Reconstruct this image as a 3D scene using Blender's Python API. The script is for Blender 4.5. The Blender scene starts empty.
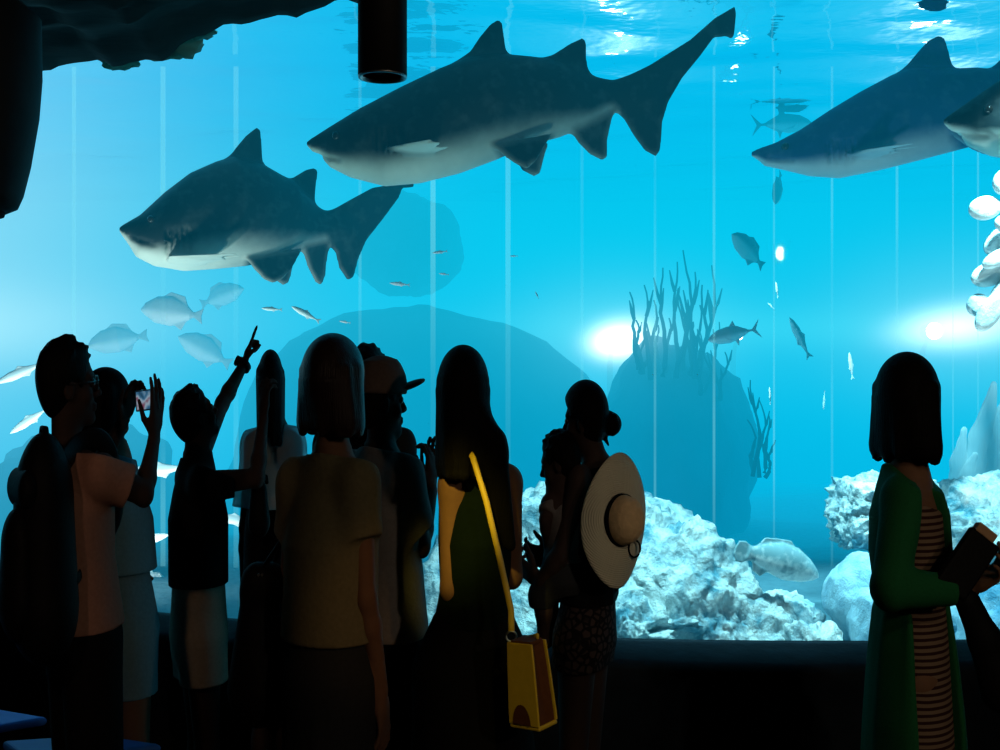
import bpy, math, random
import numpy as np
from mathutils import Vector, Matrix, noise as mnoise

random.seed(7)
SC = bpy.context.scene
COL = SC.collection
F = 1150.0          # focal length in pixels of the 1000x750 frame
EYE = 1.6           # camera height in metres


def at(px, py, D):
    """point of the hall seen at pixel (px, py) and D metres in front of the camera"""
    return np.array([(px - 500.0) / F * D, D, EYE + (375.0 - py) / F * D])


def V(*a):
    return np.array(a, dtype=float)


def nrm(v):
    v = np.asarray(v, dtype=float)
    return v / (np.linalg.norm(v) + 1e-12)


# ------------------------------------------------------------------ materials
def mat(name, col, rough=0.85, scale=40.0, var=0.25, bump=0.15, stretch=(1, 1, 1), spec=0.3, metal=0.0, sheen=0.0,
        detail=4.0):
    m = bpy.data.materials.new(name)
    m.use_nodes = True
    nt = m.node_tree
    b = nt.nodes['Principled BSDF']
    tc = nt.nodes.new('ShaderNodeTexCoord')
    mp = nt.nodes.new('ShaderNodeMapping')
    mp.inputs['Scale'].default_value = stretch
    nz = nt.nodes.new('ShaderNodeTexNoise')
    nz.inputs['Scale'].default_value = scale
    nz.inputs['Detail'].default_value = detail
    mx = nt.nodes.new('ShaderNodeMix')
    mx.data_type = 'RGBA'
    c = np.array(col)
    mx.inputs[6].default_value = (*np.clip(c * (1 - var), 0, 1), 1)
    mx.inputs[7].default_value = (*np.clip(c * (1 + var), 0, 1), 1)
    nt.links.new(tc.outputs['Object'], mp.inputs['Vector'])
    nt.links.new(mp.outputs['Vector'], nz.inputs['Vector'])
    nt.links.new(nz.outputs['Fac'], mx.inputs[0])
    nt.links.new(mx.outputs[2], b.inputs['Base Color'])
    b.inputs['Roughness'].default_value = rough
    b.inputs['Specular IOR Level'].default_value = spec
    b.inputs['Metallic'].default_value = metal
    if sheen:
        b.inputs['Sheen Weight'].default_value = sheen
    if bump:
        bp = nt.nodes.new('ShaderNodeBump')
        bp.inputs['Strength'].default_value = bump
        bp.inputs['Distance'].default_value = 0.01
        nt.links.new(nz.outputs['Fac'], bp.inputs['Height'])
        nt.links.new(bp.outputs['Normal'], b.inputs['Normal'])
    return m


def emis(name, col, strength):
    m = bpy.data.materials.new(name)
    m.use_nodes = True
    nt = m.node_tree
    nt.nodes.remove(nt.nodes['Principled BSDF'])
    e = nt.nodes.new('ShaderNodeEmission')
    e.inputs['Color'].default_value = (*col, 1)
    e.inputs['Strength'].default_value = strength
    nt.links.new(e.outputs[0], nt.nodes['Material Output'].inputs['Surface'])
    return m


# ------------------------------------------------------------------ object helpers
def tag(o, label=None, cat=None, group=None, kind=None):
    if label:
        o['label'] = label
    if cat:
        o['category'] = cat
    if group:
        o['group'] = group
    if kind:
        o['kind'] = kind
    return o


def empty(name, loc, label=None, cat=None, group=None):
    o = bpy.data.objects.new(name, None)
    o.empty_display_size = 0.1
    o.location = Vector(loc)
    COL.objects.link(o)
    return tag(o, label, cat, group)


SLIM = .76          # the visitors are slender: their build is this much narrower than an average figure
BUILD = {}


def slender(root, p):
    """worn things share the build of the person who wears them"""
    BUILD[root.name] = (p.cx, p.slim)
    return root


def mesh_obj(name, verts, faces, m, parent=None, smooth=True):
    """one mesh object; verts are world coordinates, made local to the parent's place"""
    me = bpy.data.meshes.new(name)
    verts = np.array(verts, dtype=np.float32)
    top = parent
    while top is not None and top.parent is not None:
        top = top.parent
    if top is not None and top.name in BUILD:
        c_, k_ = BUILD[top.name]
        verts[:, 0] = c_ + (verts[:, 0] - c_) * k_
    if parent is not None:
        verts = verts - np.array(parent.location, dtype=np.float32)
        p = parent.parent
        while p is not None:
            verts = verts - np.array(p.location, dtype=np.float32)
            p = p.parent
    if isinstance(faces, np.ndarray):
        nf, k = faces.shape
        me.vertices.add(len(verts))
        me.vertices.foreach_set('co', verts.ravel())
        me.loops.add(nf * k)
        me.loops.foreach_set('vertex_index', faces.astype(np.int32).ravel())
        me.polygons.add(nf)
        me.polygons.foreach_set('loop_start', np.arange(0, nf * k, k, dtype=np.int32))
        me.update(calc_edges=True)
        me.validate()
    else:
        me.from_pydata(verts.tolist(), [], faces)
        me.update()
    if smooth:
        me.polygons.foreach_set('use_smooth', [True] * len(me.polygons))
    if m:
        me.materials.append(m)
    o = bpy.data.objects.new(name, me)
    COL.objects.link(o)
    if parent is not None:
        o.parent = parent
    return o


class MB:
    """collects simple shapes into one mesh"""

    def __init__(s):
        s.v, s.f = [], []

    def add(s, v, f):
        n = len(s.v)
        s.v += [tuple(map(float, p)) for p in v]
        s.f += [tuple(i + n for i in q) for q in f]

    def box(s, lo, hi, M=None):
        x0, y0, z0 = lo
        x1, y1, z1 = hi
        v = [V(x, y, z) for z in (z0, z1) for y in (y0, y1) for x in (x0, x1)]
        if M is not None:
            v = [np.array(M @ Vector(p)) for p in v]
        s.add(v, [(0, 2, 3, 1), (4, 5, 7, 6), (0, 1, 5, 4), (2, 6, 7, 3), (0, 4, 6, 2), (1, 3, 7, 5)])

    def tube(s, pts, rad, n=8, flat=1.0, up=(0, 0, 1)):
        pts = [np.array(p, dtype=float) for p in pts]
        if not hasattr(rad, '__len__'):
            rad = [rad] * len(pts)
        v = []
        for i, p in enumerate(pts):
            d = nrm(pts[min(i + 1, len(pts) - 1)] - pts[max(i - 1, 0)])
            u = np.array(up, dtype=float)
            if abs(d @ u) > 0.95:
                u = V(1, 0, 0)
            a = nrm(np.cross(d, u))
            b = np.cross(a, d)
            for k in range(n):
                t = 2 * math.pi * k / n
                v.append(p + rad[i] * (a * math.cos(t) + b * math.sin(t) * flat))
        f = []
        for i in range(len(pts) - 1):
            for k in range(n):
                f.append((i * n + k, i * n + (k + 1) % n, (i + 1) * n + (k + 1) % n, (i + 1) * n + k))
        f.append(tuple(reversed(range(n))))
        f.append(tuple((len(pts) - 1) * n + k for k in range(n)))
        s.add(v, f)

    def lathe(s, prof, c=(0, 0, 0), n=32, axis=(0, 0, 1), sx=1.0, sy=1.0):
        ax = nrm(axis)
        u = V(1, 0, 0) if abs(ax[0]) < 0.9 else V(0, 1, 0)
        a = nrm(np.cross(ax, np.cross(u, ax)))
        b = np.cross(ax, a)
        v, f = [], []
        for (r, z) in prof:
            for k in range(n):
                t = 2 * math.pi * k / n
                v.append(np.array(c) + ax * z + r * (a * math.cos(t) * sx + b * math.sin(t) * sy))
        for i in range(len(prof) - 1):
            for k in range(n):
                f.append((i * n + k, i * n + (k + 1) % n, (i + 1) * n + (k + 1) % n, (i + 1) * n + k))
        f.append(tuple(reversed(range(n))))
        f.append(tuple((len(prof) - 1) * n + k for k in range(n)))
        s.add(v, f)

    def prism(s, poly, z0, z1):
        n = len(poly)
        v = [(x, y, z0) for x, y in poly] + [(x, y, z1) for x, y in poly]
        f = [tuple(reversed(range(n))), tuple(range(n, 2 * n))]
        f += [(i, (i + 1) % n, n + (i + 1) % n, n + i) for i in range(n)]
        s.add(v, f)

    def build(s, name, m, parent=None, smooth=False, bevel=0.0):
        o = mesh_obj(name, s.v, s.f, m, parent, smooth)
        if bevel:
            b = o.modifiers.new('bevel', 'BEVEL')
            b.width = bevel
            b.segments = 3
            b.limit_method = 'ANGLE'
        return o


# ------------------------------------------------------------------ implicit surfaces
def smin(a, b, k):
    if k <= 0:
        return np.minimum(a, b)
    h = np.clip(0.5 + 0.5 * (b - a) / k, 0, 1)
    return b + (a - b) * h - k * h * (1 - h)


def frame(fwd, up=(0, 0, 1)):
    """right, forward, up unit vectors"""
    f = nrm(fwd)
    r = nrm(np.cross(f, up))
    return r, f, np.cross(r, f)


def rc(a, b, ra, rb, flat=None, cut=False):
    """tapered capsule; flat=(axis, factor) squeezes it along an axis; cut makes the b end flat"""
    a = np.asarray(a, float)
    b = np.asarray(b, float)
    ab = b - a
    L2 = ab @ ab + 1e-12
    L = math.sqrt(L2)
    R = max(ra, rb)

    def fn(X, Y, Z):
        x, y, z = X - a[0], Y - a[1], Z - a[2]
        t0 = (x * ab[0] + y * ab[1] + z * ab[2]) / L2
        t = np.clip(t0, 0, 1)
        x, y, z = x - t * ab[0], y - t * ab[1], z - t * ab[2]
        if flat is not None:
            ax, k = flat
            q = x * ax[0] + y * ax[1] + z * ax[2]
            m = q * (1.0 / k - 1.0)
            x, y, z = x + ax[0] * m, y + ax[1] * m, z + ax[2] * m
        d = np.sqrt(x * x + y * y + z * z) - (ra + (rb - ra) * t)
        if cut:
            d = np.maximum(d, (t0 - 1) * L)
        return d
    return fn, np.minimum(a, b) - R, np.maximum(a, b) + R


def ell(c, r, fr=None):
    """ellipsoid with radii r along the (right, forward, up) frame"""
    c = np.asarray(c, float)
    if fr is None:
        fr = (V(1, 0, 0), V(0, 1, 0), V(0, 0, 1))
    R = max(r)

    def fn(X, Y, Z):
        x, y, z = X - c[0], Y - c[1], Z - c[2]
        q = 0
        g = 0
        for ax, rr in zip(fr, r):
            p = (x * ax[0] + y * ax[1] + z * ax[2]) / rr
            q = q + p * p
            g = g + (p / rr) ** 2
        k0 = np.sqrt(q)
        return k0 * (k0 - 1) / (np.sqrt(g) + 1e-9)
    return fn, c - R, c + R


def loft(p0, p1, right, st, cap0=True, cap1=True):
    """elliptical body along p0->p1; st rows are (t, half width, half depth)"""
    p0 = np.asarray(p0, float)
    p1 = np.asarray(p1, float)
    ax = p1 - p0
    L = np.linalg.norm(ax)
    ax = ax / L
    r = nrm(np.asarray(right, float) - (np.asarray(right) @ ax) * ax)
    f = np.cross(ax, r)
    T = [s[0] for s in st]
    W = [s[1] for s in st]
    Dp = [s[2] for s in st]
    t0, t1 = T[0], T[-1]
    R = max(max(W), max(Dp))
    e0, e1 = p0 + ax * t0 * L, p0 + ax * t1 * L

    def fn(X, Y, Z):
        x, y, z = X - p0[0], Y - p0[1], Z - p0[2]
        t = (x * ax[0] + y * ax[1] + z * ax[2]) / L
        w = np.interp(t, T, W)
        dd = np.interp(t, T, Dp)
        a = (x * r[0] + y * r[1] + z * r[2]) / w
        b = (x * f[0] + y * f[1] + z * f[2]) / dd
        d = (np.sqrt(a * a + b * b) - 1) * np.minimum(w, dd)
        if cap0:
            d = np.maximum(d, (t0 - t) * L)
        if cap1:
            d = np.maximum(d, (t - t1) * L)
        return d
    return fn, np.minimum(e0, e1) - R, np.maximum(e0, e1) + R


def plane(p, n):
    """half space to cut with: positive on the n side"""
    p = np.asarray(p, float)
    n = nrm(n)
    return lambda X, Y, Z: (X - p[0]) * n[0] + (Y - p[1]) * n[1] + (Z - p[2]) * n[2]


class SDF:
    def __init__(s):
        s.ops = []

    def u(s, prim, k=0.02):
        s.ops.append(('u', prim, k))
        return s

    def sub(s, prim, k=0.01):
        s.ops.append(('s', prim, k))
        return s

    def cut(s, p, n):
        s.ops.append(('c', plane(p, n), 0))
        return s

    def grid(s, h):
        us = [o for o in s.ops if o[0] == 'u']
        lo = np.min([o[1][1] for o in us], axis=0) - 0.03 - 2 * h
        hi = np.max([o[1][2] for o in us], axis=0) + 0.03 + 2 * h
        n = np.ceil((hi - lo) / h).astype(int) + 1
        D = np.full(n, 0.2, np.float32)
        ax = [(lo[i] + h * np.arange(n[i])).astype(np.float32) for i in range(3)]
        for op, prim, k in s.ops:
            if op == 'c':
                X, Y, Z = ax[0][:, None, None], ax[1][None, :, None], ax[2][None, None, :]
                D = np.maximum(D, prim(X, Y, Z)).astype(np.float32)
                continue
            fn, a, b = prim
            m = k + 3 * h + 0.02
            i0 = np.maximum(np.floor((a - m - lo) / h).astype(int), 0)
            i1 = np.minimum(np.ceil((b + m - lo) / h).astype(int) + 1, n)
            if np.any(i1 <= i0):
                continue
            sl = tuple(slice(p, q) for p, q in zip(i0, i1))
            d = fn(ax[0][sl[0]][:, None, None], ax[1][sl[1]][None, :, None], ax[2][sl[2]][None, None, :])
            if op == 'u':
                D[sl] = smin(D[sl], d, k)
            else:
                D[sl] = -smin(-D[sl], d, k)
        return D, lo, h

    def build(s, name, m, parent=None, h=0.006, relax=1):
        D, lo, h = s.grid(h)
        v, f = nets(D, lo, h)
        o = mesh_obj(name, v, f, m, parent)
        return o


def nets(D, lo, h):
    S = D < 0
    c = [S[i:S.shape[0] - 1 + i, j:S.shape[1] - 1 + j, k:S.shape[2] - 1 + k]
         for i in (0, 1) for j in (0, 1) for k in (0, 1)]
    s = sum(x.astype(np.uint8) for x in c)
    I = np.nonzero((s > 0) & (s < 8))
    I = [x.astype(np.int64) for x in I]
    off = [(i, j, k) for i in (0, 1) for j in (0, 1) for k in (0, 1)]
    d = [D[I[0] + o[0], I[1] + o[1], I[2] + o[2]] for o in off]
    acc = np.zeros((len(I[0]), 3), np.float64)
    cnt = np.zeros(len(I[0]))
    for a in range(8):
        for b in range(a + 1, 8):
            oa, ob = np.array(off[a]), np.array(off[b])
            if np.abs(oa - ob).sum() != 1:
                continue
            cr = (d[a] < 0) != (d[b] < 0)
            t = np.where(cr, d[a] / np.where(cr, d[a] - d[b], 1), 0)
            p = oa[None, :] + t[:, None] * (ob - oa)[None, :]
            acc[cr] += p[cr]
            cnt[cr] += 1
    v = (np.stack(I, 1) + acc / cnt[:, None]) * h + lo
    idx = np.full(s.shape, -1, np.int32)
    idx[I[0], I[1], I[2]] = np.arange(len(I[0]))
    faces = []
    for axn in range(3):
        o1, o2 = [(1, 2), (2, 0), (0, 1)][axn]
        n = list(S.shape)
        sl0 = [slice(1, n[q] - 1) for q in range(3)]
        sl0[axn] = slice(0, n[axn] - 1)
        sl1 = list(sl0)
        sl1[axn] = slice(1, n[axn])
        A, B = S[tuple(sl0)], S[tuple(sl1)]
        E = np.nonzero(A != B)
        base = np.stack(E, 1)
        base[:, o1] += 1
        base[:, o2] += 1
        inside = A[E]
        q = []
        for (a, b) in ((-1, -1), (0, -1), (0, 0), (-1, 0)):
            t = base.copy()
            t[:, o1] += a
            t[:, o2] += b
            q.append(idx[t[:, 0], t[:, 1], t[:, 2]])
        q = np.stack(q, 1)
        q[~inside] = q[~inside][:, ::-1]
        faces.append(q)
    faces = np.concatenate(faces)
    faces = faces[(faces >= 0).all(1)]
    return v, faces


def rot(axis, ang):
    return np.array(Matrix.Rotation(ang, 3, Vector(axis)))
# ------------------------------------------------------------------ people
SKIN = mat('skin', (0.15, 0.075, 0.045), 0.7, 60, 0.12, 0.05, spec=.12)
SKIN_DIM = mat('skin_in_shadow', (0.035, 0.020, 0.017), 0.75, 60, 0.12, 0.05, spec=.1)  # darker copy of the skin: the shade is put into its colour
HAIR = mat('black_hair', (0.004, 0.0035, 0.0035), 0.6, 30, 0.5, 0.35, stretch=(9, 9, 0.5), spec=0.03)
HAIRB = mat('dark_brown_hair', (0.020, 0.010, 0.008), 0.42, 30, 0.5, 0.4, stretch=(9, 9, 0.5), spec=0.14)
EYEM = mat('eye', (0.02, 0.015, 0.012), 0.2, 10, 0.1, 0)
SHOEM = mat('dark_shoe_leather', (0.01, 0.01, 0.012), 0.5, 40, 0.2, 0.1)

W_ST = [(-0.02, .13, .10), (.10, .170, .122), (.22, .158, .112), (.42, .122, .09), (.62, .136, .108), (.78, .150, .102), (.90, .118, .078),
        (1.0, .058, .055)]
M_ST = [(-0.02, .13, .105), (.10, .165, .12), (.26, .155, .11), (.45, .148, .10), (.68, .168, .115), (.82, .172, .105), (.92, .13, .082),
        (1.0, .062, .06)]


def hand(S, w, d, n, right=True, s=1.0, curl=(.35, .35, .3), thumb=0.5, fingers=None):
    """palm, four unequal bent fingers and a thumb leaving the side of the palm; n is the way the palm faces"""
    d = nrm(d)
    n = nrm(np.asarray(n, float) - (np.asarray(n, float) @ d) * d)
    t = np.cross(d, n) * (1 if right else -1)
    P = lambda a, b, c=0.0: w + s * (d * a + t * b + n * c)
    S.u(rc(P(-.02, 0), P(.03, 0), .025 * s, .030 * s, (n, .62)), .015)
    S.u(rc(P(.03, .017), P(.080, .024), .019 * s, .0135 * s, (n, .72)), .012)
    S.u(rc(P(.03, -.014), P(.074, -.024), .019 * s, .013 * s, (n, .72)), .012)
    S.u(rc(P(.03, 0), P(.082, 0), .018 * s, .0135 * s, (n, .72)), .012)
    B = [(.086, .029), (.091, .0095), (.087, -.0105), (.078, -.0285)]
    Ls = [.072, .080, .074, .058]
    for i in range(4):
        cu = fingers[i] if fingers else [c * (1 + .12 * i) for c in curl]
        p = P(*B[i])
        q, ang = p, 0
        spread = t * (.10 - .07 * i)
        r = .0092 * s if i < 3 else .0082 * s
        for seg, c, r0, r1 in zip((.46, .3, .24), cu, (1, .94, .86), (.94, .86, .72)):
            ang += c
            e = nrm(d * math.cos(ang) + n * math.sin(ang) + spread * math.cos(ang))
            q2 = q + e * Ls[i] * seg * s
            S.u(rc(q, q2, r * r0, r * r1), .003)
            q = q2
    a = P(.012, .024, .004)
    e1 = nrm(d * .62 + t * .75 + n * thumb * .5)
    b = a + e1 * .040 * s
    e2 = nrm(d * .85 + t * (.45 - .4 * thumb) + n * thumb * .6)
    c = b + e2 * .030 * s
    S.u(rc(a, b, .015 * s, .0105 * s), .01)
    S.u(rc(b, c, .0105 * s, .0088 * s), .003)
    S.u(rc(c, c + nrm(e2 + n * .15 * thumb) * .024 * s, .0088 * s, .0068 * s), .003)


class Person:
    def __init__(s, D, yaw, head, neck, pel, label, sex='w', hyaw=0, hpitch=0, hroll=0, hs=1.0, ws=1.0, rs=None, ls=None,
                 ra=None, la=None, rh=None, lh=None, rl=None, ll=None, cat='person', skin=None, limb=1.0, foot=True, name='person',
                 neck_r=.05, slim=SLIM):
        s.D, s.slim = D, slim
        s.cx = at(pel[0], pel[1], D)[0]
        P = lambda q: s.A(q[0], q[1], D + (q[2] if len(q) > 2 else 0))
        s.P = P
        y = math.radians(yaw)
        s.fwd, s.right = V(math.sin(y), math.cos(y), 0), V(math.cos(y), -math.sin(y), 0)
        hy, hp = math.radians(hyaw), math.radians(hpitch)
        hf = V(math.sin(hy) * math.cos(hp), math.cos(hy) * math.cos(hp), math.sin(hp))
        r, f, u = frame(hf)
        R = rot(f, math.radians(hroll))
        s.hr, s.hf, s.hu = R @ r, f, R @ u
        s.hc, s.hs = P(head), hs
        s.neck, s.pel = P(neck), P(pel)
        s.st = [(t, w * ws, d * (ws * .5 + .5)) for t, w, d in (W_ST if sex == 'w' else M_ST)]
        s.sex, s.ws, s.limb = sex, ws, limb
        sw = (.158 if sex == 'w' else .185) * ws
        up = nrm(s.neck - s.pel)
        s.up = up
        dn = .085
        s.rs = P(rs) if rs else s.neck - up * dn + s.right * sw
        s.ls = P(ls) if ls else s.neck - up * dn - s.right * sw
        drop = lambda sh, sg: [sh + s.right * sg * .04 - V(0, 0, .28), sh + s.right * sg * .05 + s.fwd * .05 - V(0, 0, .53)]
        s.ra = [P(q) for q in ra] if ra else drop(s.rs, 1)
        s.la = [P(q) for q in la] if la else drop(s.ls, -1)
        s.rh, s.lh = rh, lh
        hipw = .085 * ws
        z0 = s.pel[2]
        s.rhip, s.lhip = s.pel + s.right * hipw + V(0, 0, .04), s.pel - s.right * hipw + V(0, 0, .04)

        def leg(hip, q, sg):
            if q:
                return [P(x) if len(x) < 4 else np.array(x[:3]) for x in q]
            k = hip + s.fwd * .02 - V(0, 0, hip[2] * .455)
            k[2] = hip[2] * .53
            a = k.copy() - s.fwd * .03 + s.right * sg * .01
            a[2] = .085
            return [k, a]
        s.rl, s.ll = leg(s.rhip, rl, 1), leg(s.lhip, ll, -1)
        base = (s.rl[1] + s.ll[1]) / 2
        s.foot = foot
        s.root = slender(empty(name, (s.cx, base[1], 0 if foot else s.pel[2]), label, cat), s)
        s.skin = skin or SKIN
        s.neck_r = neck_r

    def A(s, px, py, D):
        q = at(px, py, D)
        q[0] = s.cx + (q[0] - s.cx) / s.slim
        return q

    # -- local head point
    def H(s, r, f, u):
        return s.hc + s.hs * (s.hr * r + s.hf * f + s.hu * u)

    def hframe(s):
        return (s.hr, s.hf, s.hu)

    def body(s, h=.0055):
        S = SDF()
        k, H, fr, lm = s.hs, s.H, s.hframe(), s.limb
        S.u(loft(s.pel, s.neck, s.right, s.st), .02)
        S.u(rc(s.neck - s.up * .05, H(0, -.02, -.05), s.neck_r * 1.12, s.neck_r), .035)
        for sh, arm, hd, rt in ((s.rs, s.ra, s.rh, True), (s.ls, s.la, s.lh, False)):
            tr = s.neck - s.up * .045
            S.u(rc(tr, sh, .045 * lm, .045 * lm), .04)
            el, wr = arm
            S.u(rc(sh, el, .047 * lm, .034 * lm), .02)
            mid = el + (wr - el) * .3
            S.u(rc(el, mid, .034 * lm, .035 * lm), .015)
            S.u(rc(mid, wr, .035 * lm, .023 * lm), .015)
            d = nrm(wr - el)
            if hd:
                hand(S, wr + nrm(hd.get('d', d)) * .02, hd.get('d', d), hd['n'], rt, hd.get('s', .97), hd.get('curl', (.35, .35, .3)), hd.get('thumb', .5),
                     hd.get('fingers'))
            else:
                hand(S, wr + d * .02, d, s.right * (-1 if rt else 1) + s.fwd * .2, rt, .95)
        for hip, lg in ((s.rhip, s.rl), (s.lhip, s.ll)):
            kn, an = lg
            S.u(rc(hip, kn, .086 * lm, .054 * lm), .03)
            m = kn + (an - kn) * .3 - s.fwd * .012
            S.u(rc(kn, m, .050 * lm, .054 * lm), .02)
            S.u(rc(m, an, .054 * lm, .034 * lm), .02)
            toe = an + s.fwd * .15 * lm - V(0, 0, .045)
            if not s.foot:
                toe = an + nrm(an - kn) * .05 + s.fwd * .07
            S.u(rc(an - V(0, 0, .03) if s.foot else an, toe, .034 * lm, .026 * lm), .015)
        # head
        S.u(ell(H(0, -.012, .030), (.073 * k, .092 * k, .086 * k), fr), .02)
        S.u(ell(H(0, .022, -.045), (.054 * k, .062 * k, .066 * k), fr), .03)
        S.u(ell(H(0, .066, -.093), (.022 * k, .02 * k, .018 * k), fr), .022)
        S.u(ell(H(0, .07, .022), (.05 * k, .018 * k, .012 * k), fr), .02)
        for g in (-1, 1):
            S.sub(ell(H(g * .031, .092, .004), (.017 * k, .012 * k, .011 * k), fr), .012)
            S.u(ell(H(g * .042, .058, -.03), (.018 * k, .018 * k, .02 * k), fr), .02)
        S.u(rc(H(0, .083, .008), H(0, .104, -.026), .007 * k, .0105 * k), .010)
        for g in (-1, 1):
            S.u(ell(H(g * .012, .092, -.031), (.009 * k, .010 * k, .008 * k), fr), .006)
            S.u(ell(H(g * .074, -.008, -.008), (.009 * k, .020 * k, .032 * k), fr), .008)
            S.sub(ell(H(g * .081, -.003, -.006), (.004 * k, .009 * k, .016 * k), fr), .004)
        S.u(ell(H(0, .084, -.056), (.024 * k, .010 * k, .006 * k), fr), .005)
        S.u(ell(H(0, .082, -.067), (.020 * k, .011 * k, .007 * k), fr), .005)
        o = S.build('body', s.skin, s.root, h)
        for g in (-1, 1):
            E = SDF().u(ell(H(g * .031, .077, .004), (.0135 * k, .0135 * k, .0125 * k), fr), 0)
            E.build('eye', EYEM, s.root, .0035 * k)
        if s.foot:
            for hip, lg in ((s.rhip, s.rl), (s.lhip, s.ll)):
                an = lg[1]
                heel = an - s.fwd * .045
                q = an + s.fwd * .16
                T = SDF()
                T.u(rc(V(heel[0], heel[1], .044), V(an[0], an[1], .055), .042, .046), .02)
                T.u(rc(V(an[0], an[1], .05), V(q[0], q[1], .030), .046, .030), .03)
                T.cut((0, 0, .004), (0, 0, -1)).cut((0, 0, .095), (0, 0, 1))
                T.build('shoe', SHOEM, s.root, .007)
        return o

    def short_hair(s, m=None, grow=1.0, name='hair'):
        k, H, fr = s.hs, s.H, s.hframe()
        S = SDF()
        S.u(ell(H(0, -.016, .036), (.086 * k * grow, .103 * k * grow, .096 * k * grow), fr), .01)
        S.u(ell(H(0, -.055, -.01), (.07 * k, .055 * k, .075 * k), fr), .03)
        for i in range(26):    # tufts
            a, b = random.uniform(0, 6.28), random.uniform(.15, 1.35)
            d = s.hr * math.cos(a) * math.sin(b) + s.hf * math.sin(a) * math.sin(b) + s.hu * math.cos(b)
            p = H(0, -.016, .036) + d * .086 * k
            S.u(rc(p, p + d * .014 * k + s.hf * .012 * k, .017 * k, .006 * k), .012)
        S.sub(ell(H(0, .094, -.035), (.085 * k, .062 * k, .105 * k), fr), .02)
        for g in (-1, 1):
            S.sub(ell(H(g * .082, .018, -.03), (.03 * k, .028 * k, .045 * k), fr), .012)
        return S.build(name, m or HAIR, s.root, .006)

    def long_hair(s, length, m=None, width=1.0, back=0.0, fringe=True, wave=.006, name='hair', flare=1.0, extra=None):
        """hair falling from the crown to a blunt edge 'length' metres under the head's middle"""
        k, H, fr = s.hs, s.H, s.hframe()
        S = SDF()
        dn = V(0, 0, -1)
        S.u(ell(H(0, -.014, .034), (.088 * k * width, .106 * k, .098 * k), fr), .01)
        top = H(0, -.028, .02)
        end = top + dn * length - s.hf * back
        flr = flare
        S.u(loft(top, end, s.hr, [(-.05, .07 * width, .075), (0, .088 * width, .092), (.35, .093 * width * (1 + (flr - 1) * .5), .088),
                                  (.8, .098 * width * flr, .080), (.95, .096 * width * flr, .074), (1.0, .086 * width * flr, .062)]), .02)
        rr = random.Random(int(abs(s.hc[0]) * 1000))
        for i in range(22):     # strands that ripple the outline
            a = rr.uniform(0, 6.28)
            d = s.hr * math.cos(a) * .088 * width * flr + s.hf * math.sin(a) * .076
            p0 = top + d * .85 + V(0, 0, .02)
            p1 = end + d * .95 + V(rr.uniform(-1, 1), rr.uniform(-1, 1), rr.uniform(-1.2, .2)) * wave
            S.u(rc(p0, p1, .012, .005), .022)
        if extra:
            extra(S)
        # the face and neck stay free
        S.sub(ell(H(0, .118, -.06), (.050 * k, .070 * k, .115 * k), fr), .02)
        return S.build(name, m or HAIR, s.root, .006)

    def shirt(s, m, hem, sleeve=.5, off=.014, loose=.02, name='t_shirt', neckline=.955, hemflare=0.0, boxy=True, sr=.060, end_r=.056, h=.0065):
        """hem: height in metres; sleeve: 0..1 along the upper arm, 1..2 along the forearm"""
        S = SDF()
        L = np.linalg.norm(s.neck - s.pel)
        st = []
        for t, w, d in s.st:
            e = off + (loose if t < .7 else 0)
            if boxy and t < .75:
                w, d = max(w, .146 * s.ws), max(d, .10)
            st.append((t, w + e, d + e))
        t_h = (hem - s.pel[2]) / ((s.neck - s.pel)[2])
        if t_h < st[0][0]:
            st = [(t_h - .02, st[1][1] + hemflare, st[1][2] + hemflare * .7)] + st[1:]
        S.u(loft(s.pel, s.neck, s.right, st), .02)
        for sh, arm in ((s.rs, s.ra), (s.ls, s.la)):
            el, wr = arm
            tr = s.neck - s.up * .05
            if sleeve > 0:
                S.u(rc(tr, sh, .050 * s.limb + off, .052 * s.limb + off), .04 if s.limb > .7 else .012)
                q = sh + (el - sh) * min(sleeve, 1)
                S.u(rc(sh, q, sr, end_r, cut=sleeve <= 1), .04 if s.limb > .7 else .012)
                if sleeve > 1:
                    S.u(rc(el, el + (wr - el) * (sleeve - 1), end_r, end_r * .8, cut=True), .015)
            else:
                S.u(rc(tr, tr + (sh - tr) * .72, .045 * s.limb + off, .040 * s.limb + off, cut=True), .03)
        # folds
        rr = random.Random(int(abs(s.neck[0]) * 999) + 3)
        for i in range(10):
            t = rr.uniform(.12, .7)
            a = rr.uniform(0, 6.28)
            if s.limb < .7:
                break
            p = s.pel + (s.neck - s.pel) * t + s.right * math.cos(a) * (.138 * s.ws + loose * .6) + s.fwd * math.sin(a) * (.095 + loose * .6)
            e = V(0, 0, -1) * rr.uniform(.06, .16) - s.right * math.cos(a) * rr.uniform(0, .05)
            S.u(rc(p, p + e, .010, .006), .016)
        S.cut((0, 0, hem), (0, 0, -1))
        np_ = s.pel + (s.neck - s.pel) * neckline
        S.cut(np_ - s.fwd * .0, s.up - s.fwd * -.35)
        return S.build(name, m, s.root, h)

    def trousers(s, m, top, hem, off=.016, flare=0.0, name='shorts', h=.0065):
        S = SDF()
        st = [(t, w + off, d + off) for t, w, d in s.st if t < .5]
        S.u(loft(s.pel, s.neck, s.right, st), .02)
        for hip, lg in ((s.rhip, s.rl), (s.lhip, s.ll)):
            kn, an = lg
            S.u(rc(hip, kn, .088 * s.limb + off, .064 * s.limb + off + flare), .03)
            S.u(rc(kn, an, .064 * s.limb + off + flare, .048 * s.limb + off + flare * 1.3), .02)
        S.cut((0, 0, top), (0, 0, 1)).cut((0, 0, hem), (0, 0, -1))
        return S.build(name, m, s.root, h)

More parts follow.
